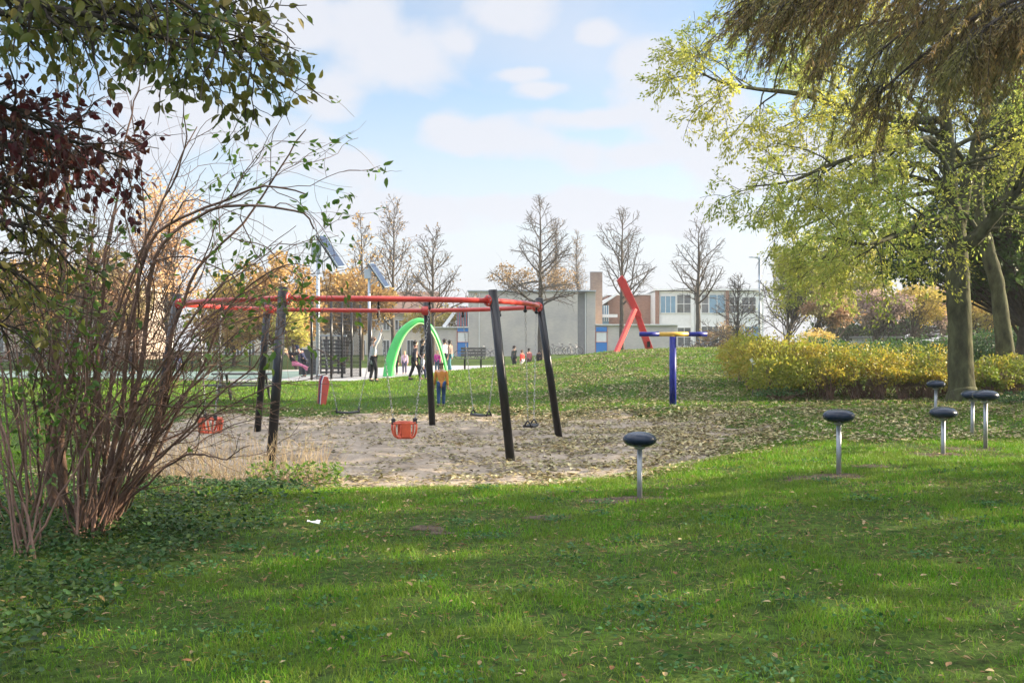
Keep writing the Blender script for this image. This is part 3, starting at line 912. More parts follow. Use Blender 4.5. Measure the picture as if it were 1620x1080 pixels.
# ------------------------------------------------------------------ buildings
def brick(name, c1, c2, mortar, sc=1.0, rough=.9):
    m, nt, b = nodes(name)
    t = nt.nodes.new('ShaderNodeTexCoord'); mp = nt.nodes.new('ShaderNodeMapping'); mp.inputs['Rotation'].default_value = (math.pi / 2, 0, 0)
    nt.links.new(t.outputs['Object'], mp.inputs[0])
    br = nt.nodes.new('ShaderNodeTexBrick'); br.inputs['Scale'].default_value = 4.5 * sc
    br.inputs['Color1'].default_value = (*c1, 1); br.inputs['Color2'].default_value = (*c2, 1); br.inputs['Mortar'].default_value = (*mortar, 1)
    br.inputs['Mortar Size'].default_value = .012; br.inputs['Brick Width'].default_value = 1.0; br.inputs['Row Height'].default_value = .3
    nt.links.new(mp.outputs[0], br.inputs['Vector'])
    n = nt.nodes.new('ShaderNodeTexNoise'); n.inputs['Scale'].default_value = .45; n.inputs['Detail'].default_value = 6
    nt.links.new(t.outputs['Object'], n.inputs['Vector'])
    r = nt.nodes.new('ShaderNodeValToRGB'); r.color_ramp.elements[0].position = .3; r.color_ramp.elements[1].position = .7
    r.color_ramp.elements[0].color = (.80, .80, .83, 1); r.color_ramp.elements[1].color = (1.14, 1.11, 1.05, 1)
    nt.links.new(n.outputs['Fac'], r.inputs[0])
    mi = nt.nodes.new('ShaderNodeMix'); mi.data_type = 'RGBA'; mi.blend_type = 'MULTIPLY'; mi.inputs['Factor'].default_value = 1
    nt.links.new(br.outputs['Color'], mi.inputs['A']); nt.links.new(r.outputs[0], mi.inputs['B'])
    nt.links.new(mi.outputs['Result'], b.inputs['Base Color']); b.inputs['Roughness'].default_value = rough
    return m
M['brick_grey'] = brick('grey brick', (.52, .485, .45), (.58, .54, .50), (.55, .52, .48))
M['brick_red'] = brick('red brown brick', (.26, .13, .09), (.34, .18, .13), (.36, .31, .27))
M['white'] = mat('white paint', (.78, .78, .76), .5, .06, 3)
M['blue_panel'] = mat('bright blue panel', (.02, .22, .62), .4, .06, 2)
M['glass'] = mat('window glass', (.035, .05, .065), .08, .5, .9, spec=.8, col2=(.20, .22, .23))
M['glass_blue'] = mat('blue blind behind glass', (.16, .30, .42), .15, .15, 1.5, spec=.8)
M['red_trim'] = mat('red trim', (.50, .06, .04), .5, .1)
M['roof'] = mat('grey roof felt', (.22, .22, .22), .9, .15, 2)
M['cream'] = brick('cream brick', (.68, .60, .48), (.76, .68, .55), (.70, .65, .56), 1.4)

def blue_panel(t, px0, Y):
    """full height door panel: blue, white, blue in a red frame"""
    b = MB().fbox(px0, 517, px0 + 17.5, 524.5, Y - .12, .119)
    b.build('top_panel', M['blue_panel'], t)
    d = MB().fbox(px0, 541.5, px0 + 17.5, 567, Y - .12, .119).build('door_panel', M['blue_panel'], t)
    MB().fbox(px0 + .8, 525.2, px0 + 16.7, 540.8, Y - .10, .099).build('white_panel', M['white'], d)
    f = MB().fbox(px0, 524.6, px0 + 17.5, 525.2, Y - .14, .139).fbox(px0, 540.8, px0 + 17.5, 541.4, Y - .14, .139)
    f.fbox(px0 - .5, 516.4, px0 - .02, 567, Y - .14, .139).fbox(px0 + 17.52, 516.4, px0 + 18, 567, Y - .14, .139)
    f.build('frame', M['red_trim'], d)

def build_hall():
    Y = 95.0; zb = 572
    g = P(830, 540, Y)
    t = thing('school_hall', 'grey brick school hall with blue door panels and low side wings', 'school building', (g[0], Y, Hs(g[0], Y)))
    w = MB().fbox(741, 461, 914, zb, Y, 14); w.build('wall', M['brick_grey'], t)
    MB().fbox(928, 461.5, 942, zb, Y + .2, 14).build('end_wall', M['brick_grey'], t)
    MB().fbox(914.2, 463, 927.8, zb, Y + .5, 12).build('pier', mat('dark grey concrete', (.27, .27, .28), .8, .12, 2), t)
    MB().fbox(925.6, 463, 927.4, zb, Y + .28, .2).build('downpipe', M['white'], t)
    MB().fbox(757.5, 463, 758.6, zb, Y - .12, .1).build('downpipe', M['white'], t)
    MB().fbox(739.5, 459, 943, 460.9, Y - .15, 14.4).build('roof_trim', M['lampgrey'], t)
    lw = MB().fbox(684, 518.5, 740.8, zb, Y + .3, 10).build('wing_wall', M['brick_grey'], t)
    MB().fbox(683, 516.8, 740.8, 518.3, Y + .1, 10).build('wing_trim', M['white'], t)
    rw = MB().fbox(942.3, 514.5, 1072, zb, Y + .3, 9).build('wing_wall', M['brick_grey'], t)
    MB().fbox(942.3, 512.6, 1073, 514.3, Y + .1, 9.4).build('wing_trim', M['white'], t)
    blue_panel(t, 723.5, Y + .3); blue_panel(t, 942.8, Y + .3)
    # sloping glazed clerestory on the left with white rafter and red mullions
    wd = MB()
    for px in (724, 728.5, 733, 737.5): wd.fbox(px, 484, px + 1.2, 516.5, Y + 1.6, .15)
    win = wd.build('clerestory_window', M['red_trim'], t)
    MB().fbox(722.5, 485, 740.5, 516.5, Y + 1.9, .1).build('pane', M['glass_blue'], win)
    MB().bar(P(702, 517, Y + 1.4), P(724, 487, Y + 1.4), .3, .45, up=(0, 1, 0)).build('sloping_rafter', M['white'], t)
    MB().fbox(703, 519, 741, 516.9, Y + 2.6, 8).build('lean_roof', M['roof'], t)
    # chimney
    Yc = 104
    c = MB().fbox(935, 431, 953, 520, Yc, 1.3).build('chimney', brick('brown chimney brick', (.17, .125, .10), (.225, .17, .135), (.24, .21, .18)), t)
    MB().fbox(934.4, 429.6, 953.6, 430.9, Yc - .05, 1.4).build('chimney_cap', M['roof'], c)
build_hall()

def window(t, px0, py0, px1, py1, Y, nx, ny, pane, bar_=0.8):
    f = MB()
    dx_ = (px1 - px0) / nx; dy_ = (py1 - py0) / ny
    for i in range(nx + 1): f.fbox(px0 + i * dx_ - bar_ / 2, py0, px0 + i * dx_ + bar_ / 2, py1, Y - .1, .10)
    for j in range(ny + 1): f.fbox(px0 + bar_ / 2, py0 + j * dy_ - bar_ / 2, px1 - bar_ / 2, py0 + j * dy_ + bar_ / 2, Y - .095, .09)
    w = f.build('window', M['white'], t)
    MB().fbox(px0, py0, px1, py1, Y - .05, .03).build('pane', pane, w)

def build_school():
    Y = 112.0; zb = 572
    g = P(1130, 540, Y)
    t = thing('school_block', 'two storey school with white window bands and brick piers behind the bare trees', 'school building', (g[0], Y, Hs(g[0], Y)))
    MB().fbox(1037, 461, 1208, zb, Y, 12).build('wall', M['white'], t)
    for px, w_ in ((1037, 6), (1149, 4.5)):
        MB().fbox(px, 459, px + w_, zb, Y - .25, .249).build('brick_pier', M['brick_red'], t)
    MB().fbox(1036, 456.6, 1209, 459.3, Y - .4, 12.8).build('roof_trim', M['white'], t)
    window(t, 1045, 468, 1069, 495, Y, 3, 1, M['glass_blue']); window(t, 1071, 466, 1093, 495, Y, 2, 2, M['glass'])
    window(t, 1110, 466, 1121, 495, Y, 1, 2, M['glass']); window(t, 1122, 466, 1147, 495, Y, 2, 1, M['glass_blue'])
    window(t, 1155, 470, 1170, 495, Y, 2, 2, M['glass']); window(t, 1174, 470, 1196, 495, Y, 2, 2, M['glass'])
    window(t, 1072, 518, 1093, 548, Y, 2, 2, M['glass']); window(t, 1110, 516, 1146, 548, Y, 4, 2, M['glass'])
    window(t, 1156, 516, 1200, 548, Y, 4, 2, M['glass_blue'])
    for px in (1093.5, 1100.5): MB().fbox(px, 460, px + 4.5, zb, Y - .2, .199).build('column', M['white'], t)
    # brick link building to the left
    Yl = 116
    t2 = thing('brick_link_building', 'reddish brick building with a white glazed lean-to between chimney and school', 'school building', (P(1000, 0, Yl)[0], Yl, .3))
    MB().fbox(962, 467, 1036, zb, Yl, 10).build('wall', M['brick_red'], t2)
    MB().prism([P(952, 478, Yl - 2), P(976, 463, Yl - 2), P(976, 467, Yl - 2), P(952, 483, Yl - 2)], (0, 8, 0)).build('lean_roof', M['white'], t2)
    w = MB()
    for px in (952, 955.5, 959, 962.5): w.fbox(px, 483, px + .9, 508, Yl - 2, .15)
    w.fbox(951, 497, 977, 502, Yl - 2.2, .19)
    win = w.build('window', M['white'], t2)
    MB().fbox(952, 483, 963, 513, Yl - 1.7, .1).build('pane', M['glass_blue'], win)
    MB().fbox(961.5, 464.5, 1036, 466.8, Yl - .2, 10.4).build('roof_trim', M['white'], t2)
build_school()

def build_houses():
    # sunlit cream row of houses behind the left trees
    Y = 104.0
    for (a, b, lab, topy) in ((330, 500, 'cream house row half hidden behind golden trees left of the solar post', 487), (505, 684, 'cream house row behind the green arch', 496)):
        t = thing('row_house', lab, 'house', (P((a + b) / 2, 0, Y)[0], Y, .3), 'cream houses behind the trees')
        MB().fbox(a, topy, b, 572, Y, 9).build('wall', M['cream'], t)
        pa = P(a, topy, Y); pb = P(b, topy, Y)
        MB().prism([(pa[0] - .3, Y - .4, pa[2] + .003), (pa[0] - .3, Y + 4.5, pa[2] + 2.4), (pa[0] - .3, Y + 9.4, pa[2] + .003)], (pb[0] - pa[0] + .6, 0, 0)).build('roof', mat('brown roof tiles', (.16, .10, .075), .9, .25, 6), t)
        n = int((b - a) / 19)
        for i in range(n):
            px = a + 6 + i * 19
            for y0, y1 in ((topy + 10, topy + 26), (topy + 42, 566)):
                window(t, px, y0, px + 10, y1, Y, 2, 1, M['glass'], .9)
    Y = 78.0
    t = thing('brick_house', 'reddish house wall seen through the bare bush at the left edge', 'house', (P(150, 0, Y)[0], Y, 0))
    MB().fbox(-60, 455, 200, 580, Y, 9).build('wall', brick('pinkish brick', (.34, .27, .22), (.40, .32, .265), (.43, .38, .33)), t)
    for px in (-20, 40, 100, 150):
        window(t, px, 470, px + 26, 497, Y, 2, 1, M['glass'], .9); window(t, px, 520, px + 26, 556, Y, 2, 1, M['glass'], .9)
    MB().fbox(-70, 448, 206, 454.8, Y - .3, 9.6).build('roof_trim', M['white'], t)
build_houses()

def build_shed():
    Y = 60.0
    g = P(1396, 0, Y)
    t = thing('small_shed', 'small white shed with a dark door between autumn trees', 'shed', (g[0], Y, Hs(g[0], Y)))
    MB().fbox(1369, 535, 1424, 566, Y, 2.4).build('wall', mat('grey white boards', (.50, .49, .46), .8, .12, 4), t)
    MB().fbox(1367, 531.5, 1426, 534.7, Y - .15, 2.7).build('roof', M['roof'], t)
    MB().fbox(1412.5, 533, 1420, 566, Y - .06, .058).build('door', mat('dark brown door', (.06, .045, .035), .7), t)
    t = thing('wooden_fence', 'low grey wooden fence left of the small white shed', 'fence', (P(1340, 0, 62)[0], 62, .2))
    b = MB()
    for px in np.arange(1316, 1368, 2.2): b.fbox(px, 546, px + 1.7, 566, 62, .04)
    b.build('boards', M['wood_grey'], t)
    MB().fbox(1316, 548, 1368, 549, 62.045, .05).build('rail', M['wood_grey'], t)
    t = thing('wooden_fence', 'low grey wooden fence right of the small white shed', 'fence', (P(1460, 0, 62)[0], 62, .2))
    b = MB()
    for px in np.arange(1426, 1500, 2.2): b.fbox(px, 545, px + 1.7, 566, 62, .04)
    b.build('boards', M['wood_grey'], t)
    MB().fbox(1426, 547, 1500, 548, 62.045, .05).build('rail', M['wood_grey'], t)
build_shed()

def build_street_lamp():
    Y = 72.0
    x = (1202 - 810) / F * Y; z = Hs(x, Y)
    t = thing('street_lamp', 'slim white street lamp with a short curved arm before the yellow tree', 'street lamp', (x, Y, z))
    top = CAMZ + (540 - 408) / F * Y
    pts = [(x, Y, z), (x, Y, top - .5), (x - .02, Y, top - .15), (x - .12, Y, top), (x - .35, Y, top + .06)]
    MB().tube(spline(pts, 24), np.linspace(.10, .06, 24), 10).build('pole', M['lampgrey'], t)
    MB().ball((x - .52, Y, top + .06), (.26, .10, .05)).build('lamp_head', M['lampgrey'], t)
build_street_lamp()

# ------------------------------------------------------------------ trees
def bare_tree(px, top, Y, label, r=.19, dense=1.0, spread=.42, col='bark_grey', leaf=None, seed=1, clear=.34, name='bare_tree', wide=1.0, upcurve=.05, ang=1.18, group='bare trees in front of the school'):
    rng = np.random.default_rng(seed)
    x = (px - 810) / F * Y; z = Hs(x, Y)
    h = CAMZ + (540 - top) / F * Y - z
    t = thing(name, label, 'tree', (x, Y, z), group)
    W = Wood(); tips = []
    n = 14
    pts = np.stack([x + np.cumsum(rng.normal(size=n) * .02 * h / 12), Y + np.cumsum(rng.normal(size=n) * .02), np.linspace(z - .1, z + h, n)], 1)
    rad = np.linspace(r, .02, n) ** 1.0
    W.tube(pts, rad, 9)
    spec = [dict(n=int(30 * dense), t0=clear, ang=ang, closeup=.35, len=lambda t_, L: h * spread * (1.08 - t_) ** .8 * wide, ratio=.55, wob=.10, trop=(0, 0, upcurve), seg=9, rmin=.026),
            dict(n=lambda L: 3 + L * 2.4 * dense, t0=.2, ang=.8, len=lambda t_, L: .18 * h * (1.15 - t_) * (L / (h * spread) + .25), ratio=.55, wob=.14, trop=(0, 0, .06), seg=5, rmin=.018),
            dict(n=lambda L: 1 + L * 2.5 * dense, t0=.2, ang=.75, len=lambda t_, L: .30 * L + .18, ratio=.6, wob=.15, trop=(0, 0, .05), seg=3, rmin=.014)]
    branch_out(W, pts, rad, spec, rng, tips)
    W.build('trunk', M[col], t)
    if leaf:
        m_, per, sz = leaf
        pos, ax = leaf_pts(tips, per, rng, .1, .08)
        if len(pos): leaves('crown', pos, ax + rng.normal(size=pos.shape) * .6, sz * (0.7 + .6 * rng.random(len(pos))), sz * .7, m_, t, rng=rng)
    return t
LM = {}
LM['gold'] = leafmat('golden autumn leaves', [lin(158, 122, 68), lin(194, 156, 90), lin(210, 178, 112), lin(128, 116, 66)], .36, clump=lin(178, 140, 84), cscale=.5)
LM['fewgold'] = leafmat('sparse brown leaves', [lin(124, 100, 66), lin(164, 134, 86), lin(98, 84, 60)], .32)
LM['orange'] = leafmat('orange autumn leaves', [lin(198, 154, 108), lin(214, 170, 120), lin(176, 132, 92)], .34, clump=lin(210, 176, 130), cscale=.5)
LM['yellow'] = leafmat('yellow green leaves', [lin(172, 164, 76), lin(194, 182, 90), lin(140, 148, 72), lin(210, 192, 104)], .5, clump=lin(140, 150, 76), cscale=.45)
LM['rust'] = leafmat('rust red leaves', [lin(152, 118, 90), lin(170, 134, 100), lin(136, 120, 80)], .32, clump=lin(148, 140, 88), cscale=.6)
LM['lilac'] = leafmat('greyish pink leaves', [lin(165, 140, 130), lin(185, 160, 145), lin(130, 115, 100)], .45)
LM['amber'] = leafmat('amber leaves', [lin(200, 168, 78), lin(214, 190, 104), lin(178, 142, 72)], .42, clump=lin(164, 154, 74), cscale=.5)
LM['dark'] = leafmat('dark green leaves', [lin(62, 90, 42), lin(86, 112, 52), lin(48, 72, 36), lin(110, 126, 58)], .4, clump=lin(64, 88, 44), cscale=.7)
LM['ash'] = leafmat('ash leaves', [lin(136, 160, 70), lin(168, 182, 86), lin(110, 138, 60), lin(196, 194, 100)], .52, clump=lin(188, 184, 80), cscale=.42)
LM['needle'] = leafmat('rusty feather needles', [lin(142, 116, 70), lin(120, 116, 64), lin(164, 132, 82), lin(110, 94, 58)], .42, clump=lin(130, 130, 70), cscale=.9)
LM['broad'] = leafmat('dull green leaves', [lin(86, 104, 46), lin(106, 112, 54), lin(68, 90, 42), lin(130, 116, 60)], .42, rough=.5, clump=lin(116, 108, 52), cscale=2.5)
LM['red'] = leafmat('dark red leaves', [lin(88, 36, 40), lin(68, 36, 36), lin(102, 42, 46), lin(100, 84, 48)], .36, clump=lin(76, 42, 38), cscale=4)
LM['fresh'] = leafmat('fresh green leaves', [lin(96, 128, 44), lin(70, 102, 40), lin(128, 148, 56)], .45)
LM['hedge'] = leafmat('yellow hedge leaves', [lin(160, 156, 52), lin(204, 180, 64), lin(118, 136, 52), lin(178, 140, 56)], .42, clump=lin(104, 130, 52), cscale=1.3)
LM['shrub'] = leafmat('olive shrub leaves', [lin(142, 156, 58), lin(172, 168, 62), lin(112, 136, 52)], .45, clump=lin(172, 146, 62), cscale=.8)
LM['cover'] = leafmat('green ground cover', [lin(60, 95, 50), lin(86, 116, 60), lin(48, 80, 46)], .3)

BT = [(855, 322, 80, 'tall bare tree with wide level branches in front of the grey hall', .27, 1.0, .46, 21),
      (985, 338, 78, 'bare tree standing behind the red sculpture', .22, .85, .55, 22),
      (1105, 360, 80, 'bare tree with upswept branches in front of the white school windows', .25, .85, .52, 23)]
bt = []
for px, top, Y, lab, r, dn, sp, sd in BT:
    bare_tree(px, top, Y, lab, r, dn, sp, seed=sd, upcurve=.012 if px == 855 else .05, ang=1.42 if px == 855 else 1.1, clear=.30 if px == 855 else .36)
bare_tree(685, 372, 70, 'slender nearly bare tree just right of the green arch', .18, .9, .50, seed=24, leaf=(LM['fewgold'], .25, .16), upcurve=.04)
bare_tree(622, 322, 84, 'tall loose tree with few brown leaves behind the farther solar post', .2, 1.0, .40, seed=25, leaf=(LM['fewgold'], .7, .2), wide=.9, clear=.2, upcurve=.12, group='loose autumn trees on the left')
bare_tree(572, 345, 80, 'loose golden tree between the two solar posts', .17, .9, .38, seed=27, leaf=(LM['gold'], 1.0, .22), wide=.8, clear=.2, upcurve=.12, group='loose autumn trees on the left')

bare_tree(1168, 440, 70, 'small bare tree with fine twigs just left of the white street lamp', .10, 1.1, .5, seed=28, clear=.2, upcurve=.04)
bare_tree(1246, 400, 66, 'thin half bare tree with a few yellow leaves right of the white street lamp', .11, 1.1, .5, seed=29, clear=.25, upcurve=.04, leaf=(LM['yellow'], .9, .12))
def poplar(px, top, Y, label, seed):
    bare_tree(px, top, Y, label, .16, 1.3, .13, seed=seed, leaf=(LM['fewgold'], 1.0, .16), clear=.12, name='poplar', upcurve=.5, group='slim poplars behind the school')
poplar(878, 350, 125, 'slim golden poplar rising behind the hall roof beside the tall bare tree', 31)
poplar(913, 372, 130, 'slim pale poplar rising left of the brick chimney', 32)

def clump_tree(name, label, px, pyb, Y, blobs, ncl, per, lsz, lm, bark='bark_dark', r=.2, seed=1, group=None, cr=.45, asp=.7, cat='tree', trunk_to=None):
    """blobs: (px, py, rx_px, ry_px) ellipses of the crown in the photo, given real depth"""
    rng = np.random.default_rng(seed)
    x = (px - 810) / F * Y; z = Hs(x, Y)
    t = thing(name, label, cat, (x, Y, z), group)
    k = Y / F
    cen = []
    area = np.array([b[2] * b[3] for b in blobs], float); area /= area.sum()
    for b, a in zip(blobs, area):
        c = P(b[0], b[1], Y); n = max(3, int(ncl * a))
        d = rdir(n, rng) * (rng.random((n, 1)) ** .4)
        dep = (b[2] + b[3]) / 2 * k
        cen.append(c + d * np.array([b[2] * k, dep, b[3] * k]))
    cen = np.concatenate(cen)
    W = Wood()
    top = P(*(trunk_to or (blobs[0][0], blobs[0][1])), Y)
    base = np.array([x, Y, z - .1])
    tp = spline([base, base * .6 + top * .4 + rng.normal(size=3) * .1, top], 12)
    W.tube(tp, np.linspace(r, r * .3, 12), 9)
    for c in cen:
        j = rng.integers(3, 11)
        s = tp[j]
        if s[2] > c[2] + .6: s = tp[max(2, j - 4)]
        mid = (s + c) / 2 + rng.normal(size=3) * .12 + [0, 0, .1]
        q = spline([s, mid, c], 6)
        W.tube(q, np.linspace(max(.012, r * .22), .008, 6), 4)
        for _ in range(3):
            e = c + rng.normal(size=3) * cr * .8
            W.tube([c * .7 + mid * .3, (c + e) / 2, e], [.008, .006, .004], 3)
    W.build('trunk', M[bark], t)
    ids = np.repeat(np.arange(len(cen)), rng.poisson(per, len(cen)))
    off = rdir(len(ids), rng) * (rng.random((len(ids), 1)) ** .5) * cr
    off[:, 2] *= .75
    scl = .6 + .8 * rng.random(len(cen))
    pos = cen[ids] + off * scl[ids][:, None]
    ax = off + rng.normal(size=off.shape) * .3 + [0, 0, -.15]
    ln = lsz * (.65 + .7 * rng.random(len(ids)))
    leaves('crown', pos, ax, ln, ln * asp, lm, t, rng=rng)
    return t

# left background
g1 = 'autumn trees on the left'
clump_tree('autumn_tree', 'golden brown bushy tree behind the left swing posts', 440, 585, 66, [(440, 470, 60, 72), (405, 500, 50, 40), (475, 500, 45, 40)], 90, 120, .24, LM['gold'], r=.2, seed=41, group=g1, cr=.75)
clump_tree('autumn_tree', 'bright orange tall tree glowing behind the bare bush', 268, 585, 74, [(265, 350, 46, 75), (262, 440, 60, 60)], 110, 34, .22, LM['orange'], r=.2, seed=42, group=g1, cr=.8)
clump_tree('autumn_tree', 'yellow low tree behind the leftmost swing beams', 370, 585, 68, [(365, 490, 45, 55), (335, 520, 35, 40)], 60, 110, .22, LM['amber'], r=.14, seed=43, group=g1, cr=.65)
clump_tree('autumn_tree', 'brownish orange tree seen through the bush stems left of the orange one', 165, 585, 70, [(160, 455, 60, 60), (200, 490, 40, 40)], 70, 110, .24, LM['rust'], r=.18, seed=44, group=g1, cr=.75)
clump_tree('autumn_tree', 'pale gold tree at the far left edge behind the shrubs', 50, 585, 66, [(50, 460, 65, 60)], 60, 110, .24, LM['gold'], r=.18, seed=45, group=g1, cr=.75)
clump_tree('autumn_tree', 'gold and brown tree rising behind the ball court fence', 548, 585, 78, [(545, 465, 50, 48), (520, 500, 40, 40), (585, 485, 40, 40)], 80, 110, .24, LM['gold'], r=.18, seed=46, group=g1, cr=.7)
clump_tree('autumn_tree', 'olive green low tree between black swing post and solar post', 470, 588, 60, [(462, 520, 30, 28)], 26, 100, .18, LM['yellow'], r=.12, seed=47, group=g1, cr=.5)
clump_tree('autumn_tree', 'yellow tree low behind the arch and the school wing', 712, 572, 100, [(705, 502, 26, 22), (668, 508, 30, 20)], 40, 90, .24, LM['amber'], r=.14, seed=48, group=g1, cr=.6)
clump_tree('autumn_tree', 'golden tree behind the hall roof left of the tall bare tree', 800, 572, 120, [(815, 440, 40, 24), (880, 442, 30, 30)], 44, 34, .28, LM['fewgold'], r=.14, seed=49, group=g1, cr=.9)
# right background
g2 = 'autumn trees on the right'
clump_tree('autumn_tree', 'pale yellow airy tree right of the white street lamp', 1232, 560, 62, [(1272, 425, 46, 62), (1248, 462, 24, 36), (1300, 460, 30, 40)], 90, 85, .17, LM['yellow'], 'bark_grey', .15, 51, g2, .65)
clump_tree('autumn_tree', 'rust red small leaning tree above the yellow shrubs', 1275, 560, 54, [(1305, 487, 32, 26), (1330, 500, 24, 20)], 36, 90, .15, LM['rust'], 'bark_dark', .10, 52, g2, .5)
clump_tree('autumn_tree', 'bright yellow tall tree behind the rust red tree', 1320, 560, 70, [(1310, 430, 44, 54), (1340, 462, 40, 40), (1380, 430, 34, 40)], 90, 90, .19, LM['yellow'], 'bark_grey', .15, 53, g2, .65)
clump_tree('ornamental_tree', 'greyish pink small tree in front of the white shed', 1389, 560, 56, [(1390, 482, 42, 27), (1370, 492, 28, 20), (1415, 488, 28, 22)], 60, 90, .13, LM['lilac'], 'bark_grey', .13, 54, 'small trees by the shed', .5)
clump_tree('ornamental_tree', 'pinkish amber small tree right of the white shed', 1441, 560, 57, [(1445, 475, 34, 28), (1470, 487, 30, 26)], 50, 90, .13, LM['amber'], 'bark_grey', .12, 55, 'small trees by the shed', .5)
clump_tree('ornamental_tree', 'pale lilac tree left of the big tree trunk', 1490, 560, 60, [(1488, 492, 24, 24), (1475, 470, 24, 22)], 36, 90, .14, LM['lilac'], 'bark_grey', .1, 56, 'small trees by the shed', .5)
clump_tree('autumn_tree', 'amber and orange tree between the two big trunks at right', 1550, 575, 56, [(1545, 495, 40, 34), (1600, 490, 40, 36)], 60, 90, .16, LM['amber'], 'bark_dark', .12, 57, g2, .6)
clump_tree('evergreen_tree', 'dark green tree mass behind the yellow trees and the shed', 1365, 565, 76, [(1350, 512, 60, 36), (1440, 505, 60, 44), (1520, 505, 60, 44), (1600, 510, 50, 40)], 150, 90, .22, LM['dark'], 'bark_dark', .15, 58, 'dark trees on the right', .7)
clump_tree('evergreen_tree', 'dark green leafy tree hanging behind the big trunk', 1614, 600, 32, [(1520, 345, 66, 66), (1440, 395, 52, 60), (1600, 380, 60, 85), (1580, 290, 66, 60), (1620, 190, 60, 80), (1560, 440, 60, 40)], 260, 110, .13, LM['dark'], 'bark_dark', .26, 59, 'dark trees on the right', .5, trunk_to=(1618, 200))
# reddish brown shrubs at the foot of the school
clump_tree('brown_shrub', 'reddish brown shrub in front of the school beside the bicycles', 1130, 560, 74, [(1125, 538, 26, 18), (1160, 532, 30, 20)], 40, 70, .13, LM['rust'], 'bark_dark', .06, 61, None, .45, cat='shrub')
clump_tree('brown_shrub', 'low brown heather hedge on the crest of the grass mound', 1130, 562, 46, [(1100, 557, 34, 6), (1150, 553, 34, 8)], 60, 120, .06, leafmat('brown heather', [lin(92, 80, 64), lin(112, 96, 76), lin(70, 66, 50)], .2), 'bark_dark', .03, 62, None, .22, cat='shrub')

# ------------------------------------------------------------------ the ash trees at the right
def limb_tree(t, limbs, Y0, bark, spec, lm, per, lsz, asp, seed, drop=(0, 0, -.2), shape='rhomb', nside=12):
    rng = np.random.default_rng(seed)
    W = Wood(); tips = []
    for lb in limbs:
        pts = [P(a, b, Y0 + d) for a, b, d, r in lb]
        q = spline(pts, 10 + 5 * len(lb)); rr = np.interp(np.linspace(0, 1, len(q)), np.linspace(0, 1, len(lb)), [r for *_, r in lb])
        big = rr.max() > .12
        if big:
            q = q + rng.normal(size=q.shape) * .012
            rr = rr * (1 + rng.normal(size=len(rr)) * .03)
        if big:
            nn = 60; q = spline(q[::4] if len(q) > 20 else q, nn); rr = np.interp(np.linspace(0, 1, nn), np.linspace(0, 1, len(rr)), rr)
            V, Fq = tube_arrays(q, rr, 26)
            a = np.tile(np.arange(26) / 26 * 6.283, nn); zq = np.repeat(np.arange(nn), 26) * np.linalg.norm(q[1] - q[0])
            kn = (vnoise(np.cos(a) * 2.2 + 9 + seed, np.sin(a) * 2.2 + zq * 1.1) - .5) * .16 + (vnoise(np.cos(a) * 6 + 30, np.sin(a) * 6 + zq * 2.5) - .5) * .07
            cen = np.repeat(q, 26, 0); V = cen + (V - cen) * (1 + kn)[:, None]
            W.v.append(V); W.f.append(Fq + W.n); W.n += len(V)
        else:
            W.tube(q, rr, 7)
        if lb[0][3] < .24: branch_out(W, q, rr, spec, rng, tips)
    W.build('trunk', M[bark], t)
    pos, ax = leaf_pts(tips, per, rng, .15, .05)
    kx = 810 + pos[:, 0] / pos[:, 1] * F
    kk = rng.random(len(pos)) < 1 - .55 * sm(1400, 1500, kx)      # the crown is thin round its stems and hangs thick on the open side
    kk &= ~((pos[:, 0] < .252 * pos[:, 1]) & (pos[:, 2] < 4.0))      # the outermost boughs end well above the ground
    pos, ax = pos[kk], ax[kk]
    ax = unit(ax) + rng.normal(size=ax.shape) * .5 + np.array(drop)
    ln = lsz * (.7 + .6 * rng.random(len(pos)))
    leaves('crown', pos, ax, ln, ln * asp, lm, t, rng=rng, shape=shape)
    return len(pos)

